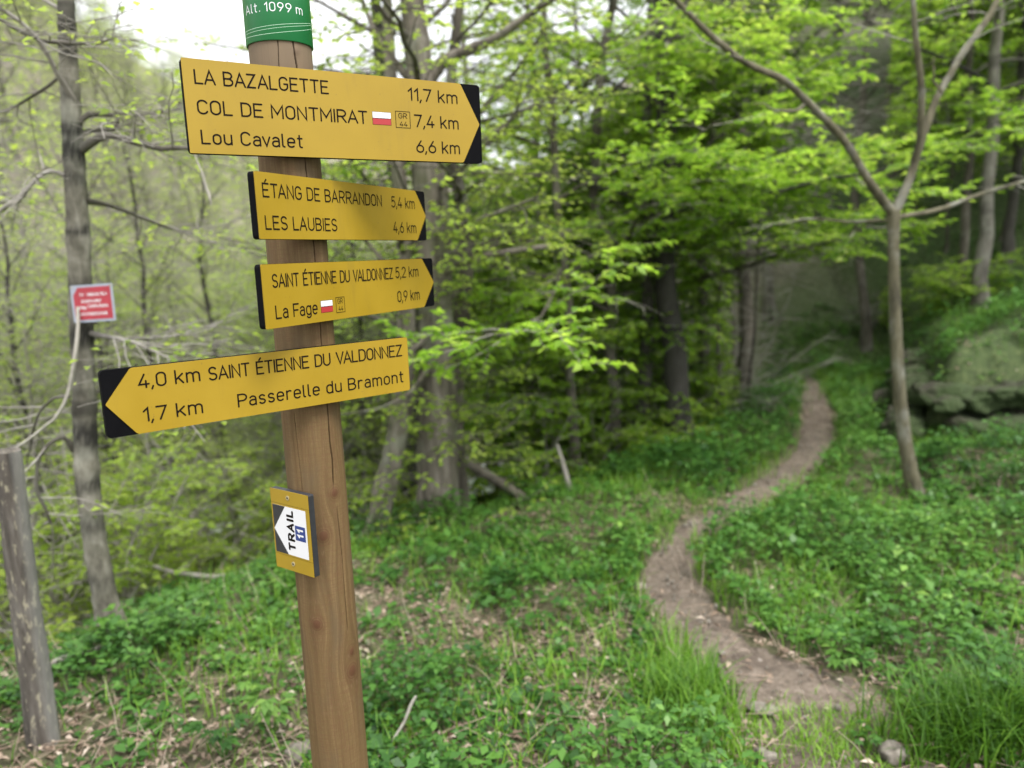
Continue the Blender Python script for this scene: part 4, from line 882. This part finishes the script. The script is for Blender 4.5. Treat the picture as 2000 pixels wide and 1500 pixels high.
log('dead_stick', 'long brown stick lying at the foot of the fence post', [(40, 1330, 2.75, 9), (110, 1290, 2.95, 12), (180, 1268, 3.05, 10), (240, 1255, 3.15, 6)], TWIG, 'dead branch')
log('dead_stick', 'small pale forked twig stuck in the grass right of the signpost', [(765, 1450, 2.35, 6), (790, 1410, 2.36, 6), (803, 1375, 2.37, 7), (812, 1360, 2.37, 5)], PALE, 'twig')

def rock_mesh(name, c, s, mt, seed, sub=3, flat=.0, parent=None):
    import bmesh
    bm = bmesh.new(); bmesh.ops.create_icosphere(bm, subdivisions=sub, radius=1)
    V = np.array([v.co[:] for v in bm.verts]); Fc = np.array([[v.index for v in f.verts] for f in bm.faces]); bm.free()
    n_ = fbm(V[:, 0] * 1.1 + seed * 7.3 + 20, V[:, 1] * 1.1 + V[:, 2] * 1.3 + seed * 3.1 + 20, 4) - .5
    n2_ = fbm(V[:, 0] * 3.1 + seed + 20, V[:, 1] * 3.1 - V[:, 2] * 2.7 + 40, 3) - .5
    V = V * (1 + 1.0 * n_ + .6 * n2_)[:, None]
    V = np.sign(V) * np.abs(V) ** .85 * np.array(s)
    a = seed * 1.7; ca, sa = math.cos(a), math.sin(a); V = V @ np.array([[ca, sa, 0], [-sa, ca, 0], [0, 0, 1]])
    o = mesh(name, V, [Fc], mt, parent); o.location = c; return o
mt, n, b = mat('mossy_rock', .95); f = noise(n, coords(n), 7, 6, .65); f2 = noise(n, coords(n), 2.4, 5, .6)
c = ramp(n, f, [(.3, (.016, .013, .010)), (.5, (.05, .041, .032)), (.75, (.13, .11, .088))]); c = mixc(n, ramp(n, f2, [(.38, (0, 0, 0)), (.50, (.9, .9, .9))]), c, (.032, .055, .014))
n.links.new(c, b.inputs['Base Color']); bump(n, b, f, .9, .05); MOSS = mt
mt, n, b = mat('pale_stone', .9); f = noise(n, coords(n), 30, 6, .65); c = ramp(n, f, [(.3, (.08, .068, .055)), (.5, (.16, .142, .118)), (.75, (.27, .245, .212))]); n.links.new(c, b.inputs['Base Color']); bump(n, b, f, .6, .01); STONE = mt
L = smooth_line(WALL[1:9], 44); L = L[L[:, 1] < 8.3]
for i, (x, y) in enumerate(L):
    for row in range(2):
        s = rng.uniform(.08, .19); xx, yy = x + rng.normal(0, .10) + .16 * row, y + rng.normal(0, .12) + .1 * row
        o = rock_mesh('mossy_boulder', (xx, yy, Z1(xx, yy) * 0 + Z1(x - .5, y - .5) * .5 + .08 + .24 * row + rng.uniform(-.05, .06)), (s * 1.25, s, s * .75), MOSS, i * 2 + row, 4)
        tag(o, 'mossy dark boulder in the dry stone bank below the right slope', 'boulder', 'mossy boulders of the stone bank')
for lab, px, py, Yd, s in (('pale rounded stone at the bottom edge, left of the tall grass tussock', 1495, 1487, 0, (.03, .026, .026)), ('larger pale stone half sunk at the bottom edge, beside the tall grass tussock', 1742, 1480, 0, (.04, .045, .03)),
                           ('flat grey stone in the dry leaves right of the signpost', 940, 1468, 0, (.06, .035, .014)), ('long grey stone beside the dirt path bend', 1335, 1438, 0, (.05, .02, .014)), ('brown stone at the foot of the signpost', 585, 1482, 0, (.045, .035, .035)),
                           ('grey flat stone embedded in the worn dirt', 1490, 1388, 0, (.035, .055, .012)), ('small white stone on the worn dirt patch', 1409, 1279, 0, (.015, .013, .01)), ('bluish stone at the grass edge of the path bend', 1245, 1150, 0, (.045, .03, .02))):
    p = hit(px, py); o = rock_mesh('stone', (p[0], p[1], Z1(p[0], p[1]) + s[2] * .55), s, STONE, px % 37, 3); tag(o, lab, 'stone')

# ------------------------------------------------------------------ meadow: leaves, grass, litter
def meadow_points(n, rmin=1.9, rmax=12, amin=-.85, amax=.9, pw=.75, edge=.5):
    u = rng.random(n); r = (rmin ** pw + u * (rmax ** pw - rmin ** pw)) ** (1 / pw); a = rng.uniform(amin, amax, n); x, y = r * np.sin(a), r * np.cos(a)
    d, sd, _ = pdist(EDGE, x, y); dw, sw, _ = pdist(WALL, x, y); wv = dw * sw; k = (d * sd < edge) & ((wv < .05) | ((wv < 2.6) & (rng.random(n) < .5 + .5 * (fbm(x * 1.3, y * 1.3 + 50, 3) > .55))))
    return x[k], y[k], r[k]
def bare(x, y):        # where dry leaves lie open, 0..1
    b_ = fbm(x * 1.25 + 11, y * 1.25 + 3, 3); near = sstep(3.3, 2.2, np.hypot(x, y))
    spots = np.zeros_like(x)
    for cx, cy, cr_, k in ((.25, 2.35, .32, 1), (-.15, 2.35, .3, .8), (-1.55, 2.4, .42, 1), (-1.05, 2.4, .28, .9), (-1.3, 2.85, .2, .7), (-.75, 3.5, .2, .7), (-.15, 2.75, .2, .8), (.35, 2.75, .16, .8), (1.55, 3.3, .15, .6), (2.4, 3.2, .25, .6), (1.35, 2.75, .35, .55), (1.7, 2.95, .35, .7), (-.45, 2.95, .28, .75), (-.30, 3.3, .22, .6), (.12, 3.6, .16, .7), (.6, 2.35, .3, .8), (2.0, 2.6, .4, .8), (1.25, 2.35, .25, .8)):
        spots = np.maximum(spots, k * np.exp(-((x - cx) ** 2 + (y - cy) ** 2) / cr_ ** 2))
    return np.clip(sstep(.55, .72, b_) * .65 + .30 * near * sstep(.4, .6, fbm(x * 2.6 + 9, y * 2.6 + 30, 2)) + .95 * spots, 0, 1)
def ground_cover():
    g = Geo()
    x, y, r = meadow_points(46000, pw=.9)
    d, w = path_mask(x, y); dn = fbm(x * 2.3 + 31, y * 2.3, 3)
    k = (d > w * 1.12 + .02) & (rng.random(len(x)) > .93 * bare(x, y)) & (rng.random(len(x)) < .55 + 1.2 * sstep(.36, .58, dn)); x, y, r, dn = x[k], y[k], r[k], dn[k]
    n = len(x); hgt = (.025 + .13 * sstep(.40, .68, dn)) * rng.uniform(.5, 1.25, n) * (1 + .12 * np.clip(r - 3, 0, 5)); z = Z(x, y)
    nl = 6; sz = rng.uniform(.022, .045, n) * (1 + .7 * (rng.random(n) < .12)) * (1 + .05 * np.clip(r - 3, 0, 6)); tone = np.clip(.45 * rng.random(n) + .75 * fbm(x * 1.7 + 5, y * 1.7 + 60, 3) - .12, 0, 1)
    az = rng.uniform(0, 6.28, n)[:, None] + np.arange(nl) * (6.28 / nl) + rng.normal(0, .3, (n, nl)); el = rng.normal(.12, .3, (n, nl))
    tx, ty = rng.normal(0, .15, n), rng.normal(0, .15, n)
    D = np.stack([np.sin(az) * np.cos(el), np.cos(az) * np.cos(el), np.sin(el)], -1); top = np.stack([x + tx * hgt, y + ty * hgt, z + hgt], -1)
    lift = rng.uniform(-.35, .1, (n, nl)) * hgt[:, None]
    B = top[:, None] + D * (.25 * sz[:, None, None]) + np.stack([0 * lift, 0 * lift, lift], -1)
    Nn = nrm(np.stack([-D[..., 0] * .4, -D[..., 1] * .4, np.ones_like(az)], -1) + rng.normal(0, .22, (n, nl, 3)))
    g.leaves(B.reshape(-1, 3), D.reshape(-1, 3), Nn.reshape(-1, 3), (sz[:, None] * rng.uniform(.7, 1.2, (n, nl))).ravel(), .62, 0, np.clip(tone[:, None] + rng.normal(0, .12, (n, nl)), 0, 1).ravel(), .1)
    q = r < 4.2
    P = np.stack([np.stack([x, y, z - .01], -1)[q], top[q]], 1); 
    g.tubes(P, np.full((q.sum(), 2), .0011), 3, 0, .5)
    tag(g.build('ground_cover', [HERB]), 'low dark green leafy plants covering the meadow', 'ground cover', kind='stuff')
def blades(g, x, y, h, tone, lean=.5, w0=.0028):
    n = len(x); K = 5; t = np.linspace(0, 1, K); az = rng.uniform(0, 6.28, n); ln = np.abs(rng.normal(lean, .25, n)); z = Z(x, y) - .01
    dx, dy = np.sin(az), np.cos(az); bend = ln[:, None] * t ** 2
    c = np.stack([x[:, None] + dx[:, None] * bend * h[:, None], y[:, None] + dy[:, None] * bend * h[:, None], z[:, None] + h[:, None] * (t - .28 * ln[:, None] * t ** 2.4)], -1)
    wv = (w0 * (1 - t ** 1.6) + .0003)[None, :, None] * np.stack([dy, -dx, 0 * dx], -1)[:, None] * rng.uniform(.7, 1.3, n)[:, None, None]
    V = np.stack([c - wv, c + wv], 2).reshape(-1, 3); i = (np.arange(n) * K * 2)[:, None, None] + (np.arange(K - 1) * 2)[None, :, None] + np.array([0, 1, 3, 2])
    g.add(V, i.reshape(-1, 4), 0, np.repeat(tone, K * 2))
def grass():
    g = Geo(); x, y, r = meadow_points(150000, pw=.8); d, w = path_mask(x, y); e = d - w
    gn = fbm(x * 1.1 + 70, y * 1.1 + 20, 3); fine = fbm(x * 7, y * 7 + 9, 2)
    dens = .08 + .30 * sstep(.42, .60, gn) + .85 * np.exp(-((e - .10) / .12) ** 2) * sstep(.35, .6, fine) + .08
    # bright strip right of the path bend and along the meadow hump
    dens = dens + .6 * np.exp(-(((x - 1.45) / .55) ** 2 + ((y - 3.3) / .55) ** 2)) + .9 * np.exp(-(((x - .72) / .16) ** 2 + ((y - 2.72) / .28) ** 2)) + .9 * np.exp(-(((x - 3.75) / .7) ** 2 + ((y - 9.9) / .8) ** 2)) + .35 * np.exp(-(((x - .95) / .3) ** 2 + ((y - 2.32) / .1) ** 2))
    k = ((e > -.03 + .05 * fine) | ((e > -.09) & (fbm(x * 5 + 2, y * 5 + 2, 2) > .66))) & (rng.random(len(x)) < dens * (1 - .75 * bare(x, y) * (np.abs(x - .72) > .2))); x, y, r, gn, e = x[k], y[k], r[k], gn[k], e[k]
    h = rng.uniform(.05, .15, len(x)) * (1 + .10 * np.clip(r - 3, 0, 5)) * (1 + .55 * np.exp(-(((x - .72) / .2) ** 2 + ((y - 2.72) / .3) ** 2)))
    blades(g, x, y, h, np.clip(.5 * rng.random(len(x)) + .6 * gn, 0, 1), .5, .0026)
    # thin grass creeping over the worn dirt in front
    x = rng.normal(1.05, .28, 1500); y = rng.normal(2.38, .10, 1500); blades(g, x, y, rng.uniform(.02, .07, 1500), rng.uniform(.5, 1, 1500), .6, .002)
    tag(g.build('grass', [GRASS]), 'bright green grass along the path and between the leafy plants', 'grass', kind='stuff')
def tussock(label, cx, cy, sx, sy, n, h0, h1, dark):
    g = Geo(); x = rng.normal(cx, sx, n); y = rng.normal(cy, sy, n); blades(g, x, y, rng.uniform(h0, h1, n), np.clip(rng.beta(2, 3, n) - dark, 0, 1), .62, .0032)
    b = (cx, cy, Z1(cx, cy)); o = g.build('grass_tussock', [GRASS], None, shift=b); o.location = b; tag(o, label, 'grass tussock')
def litter():
    g = Geo(); x, y, r = meadow_points(40000, pw=.6, rmax=9); b_ = bare(x, y); k = rng.random(len(x)) < .10 + 1.1 * b_; x, y = x[k], y[k]; d, w = path_mask(x, y); k = (d > w * .72) | (rng.random(len(x)) < .12); x, y = x[k], y[k]; n = len(x)
    B = np.stack([x, y, Z(x, y) + rng.uniform(.004, .028, n)], -1); az = rng.uniform(0, 6.28, n); D = np.stack([np.sin(az), np.cos(az), rng.normal(0, .22, n)], -1)
    g.leaves(B, D, nrm(UP + rng.normal(0, .4, (n, 3))), rng.uniform(.014, .048, n), .42, 0, None, .16)
    m_ = 2200; q = rng.integers(0, n, m_); az = rng.uniform(0, 6.28, m_); P, R = grow(B[q], np.stack([np.sin(az), np.cos(az), rng.normal(.05, .12, m_)], -1), rng.uniform(.05, .22, m_), .0018, .0008, 5, .12); g.tubes(P, R, 4, 0, .75)
    x, y, r = meadow_points(420, pw=.8, rmax=6); m2 = len(x); az = rng.uniform(0, 6.28, m2); P, R = grow(np.stack([x, y, Z(x, y)], -1), np.stack([np.sin(az) * .6, np.cos(az) * .6, np.ones(m2)], -1), rng.uniform(.06, .24, m2), .0016, .0007, 6, .12, -.04); g.tubes(P, R, 4, 0, .9)
    tag(g.build('leaf_litter', [DRY]), 'dry beige leaves and bits of twig between the plants', 'leaf litter', kind='stuff')
def pebbles():
    import bmesh
    bm = bmesh.new(); bmesh.ops.create_icosphere(bm, subdivisions=1, radius=1); Vs = np.array([v.co[:] for v in bm.verts]); Fs = np.array([[v.index for v in f.verts] for f in bm.faces]); bm.free()
    n = 900; k = rng.integers(0, len(PATH) - 4, n); t = rng.random(n)[:, None]; p = PATH[k] * (1 - t) + PATH[k + 1] * t; p[:, :2] += rng.normal(0, .5, (n, 2)) * p[:, 2:]
    s = rng.gamma(1.4, .0019, n) + .0015; g = Geo(); V = Vs[None] * s[:, None, None] * rng.uniform(.6, 1.3, (n, 1, 3)) + np.stack([p[:, 0], p[:, 1], Z(p[:, 0], p[:, 1]) + .004], -1)[:, None]
    g.add(V.reshape(-1, 3), (np.arange(n)[:, None, None] * len(Vs) + Fs).reshape(-1, 3), 0)
    tag(g.build('pebbles', [STONE]), 'small pale pebbles scattered on the dirt path', 'pebbles', kind='stuff')
ground_cover(); grass(); litter(); pebbles()
tussock('tall dark green grass tussock in the bottom right corner', 1.64, 2.36, .17, .08, 2300, .10, .25, .12)
tussock('lush grass tussock at the inner bend of the path, right of the signpost', .60, 2.62, .085, .08, 1000, .06, .16, .0)

def broad_plant(label, px, py, h, n, lsz, tone):
    p = hit(px, py); b = np.array([p[0], p[1], Z1(p[0], p[1])]); o = empty('leafy_plant', b); tag(o, label, 'plant')
    az = np.arange(n) * 2.4 + rng.normal(0, .3, n); el = np.radians(rng.uniform(50, 85, n)); L = h * rng.uniform(.5, 1.1, n)
    P, R = grow(np.repeat(b[None], n, 0), np.stack([np.sin(az) * np.cos(el), np.cos(az) * np.cos(el), np.sin(el)], 1), L, .0022, .0012, 6, .06, -.02)
    g = Geo(); g.tubes(P, R, 5, 0, .6); g.build('stem', [HERB], o, shift=b)
    g = Geo(); k = 5; ang = np.radians(np.array([-70, -35, 0, 35, 70])); B = np.repeat(P[:, -1], k, 0); a2 = (az[:, None] + ang).ravel(); D = np.stack([np.sin(a2), np.cos(a2), rng.normal(-.12, .12, n * k)], 1)
    g.leaves(B, D, nrm(UP + rng.normal(0, .2, (n * k, 3))), (lsz * rng.uniform(.75, 1.1, (n, 1)) * (1 - .22 * np.abs(np.arange(5) - 2) / 2)).ravel(), .5, 0, np.clip(tone + rng.normal(0, .1, n * k), 0, 1), .1)
    g.build('foliage', [HERB], o, shift=b)
broad_plant('light green plant with pointed lobed leaves, left of the foot of the signpost', 530, 1440, .17, 8, .07, .85)
broad_plant('dark broad-leaved plant left of the pointed-leaved plant, bottom left', 440, 1490, .16, 10, .055, .3)
broad_plant('bright seedling with lobed leaves in the grass left of the signpost', 490, 1370, .14, 6, .055, .9)
broad_plant('pale dock-like plant in the dry leaves right of the path', 1640, 1310, .10, 6, .06, .8)
broad_plant('small strawberry-like plant beside the bottom right stone', 1690, 1460, .07, 8, .035, .5)
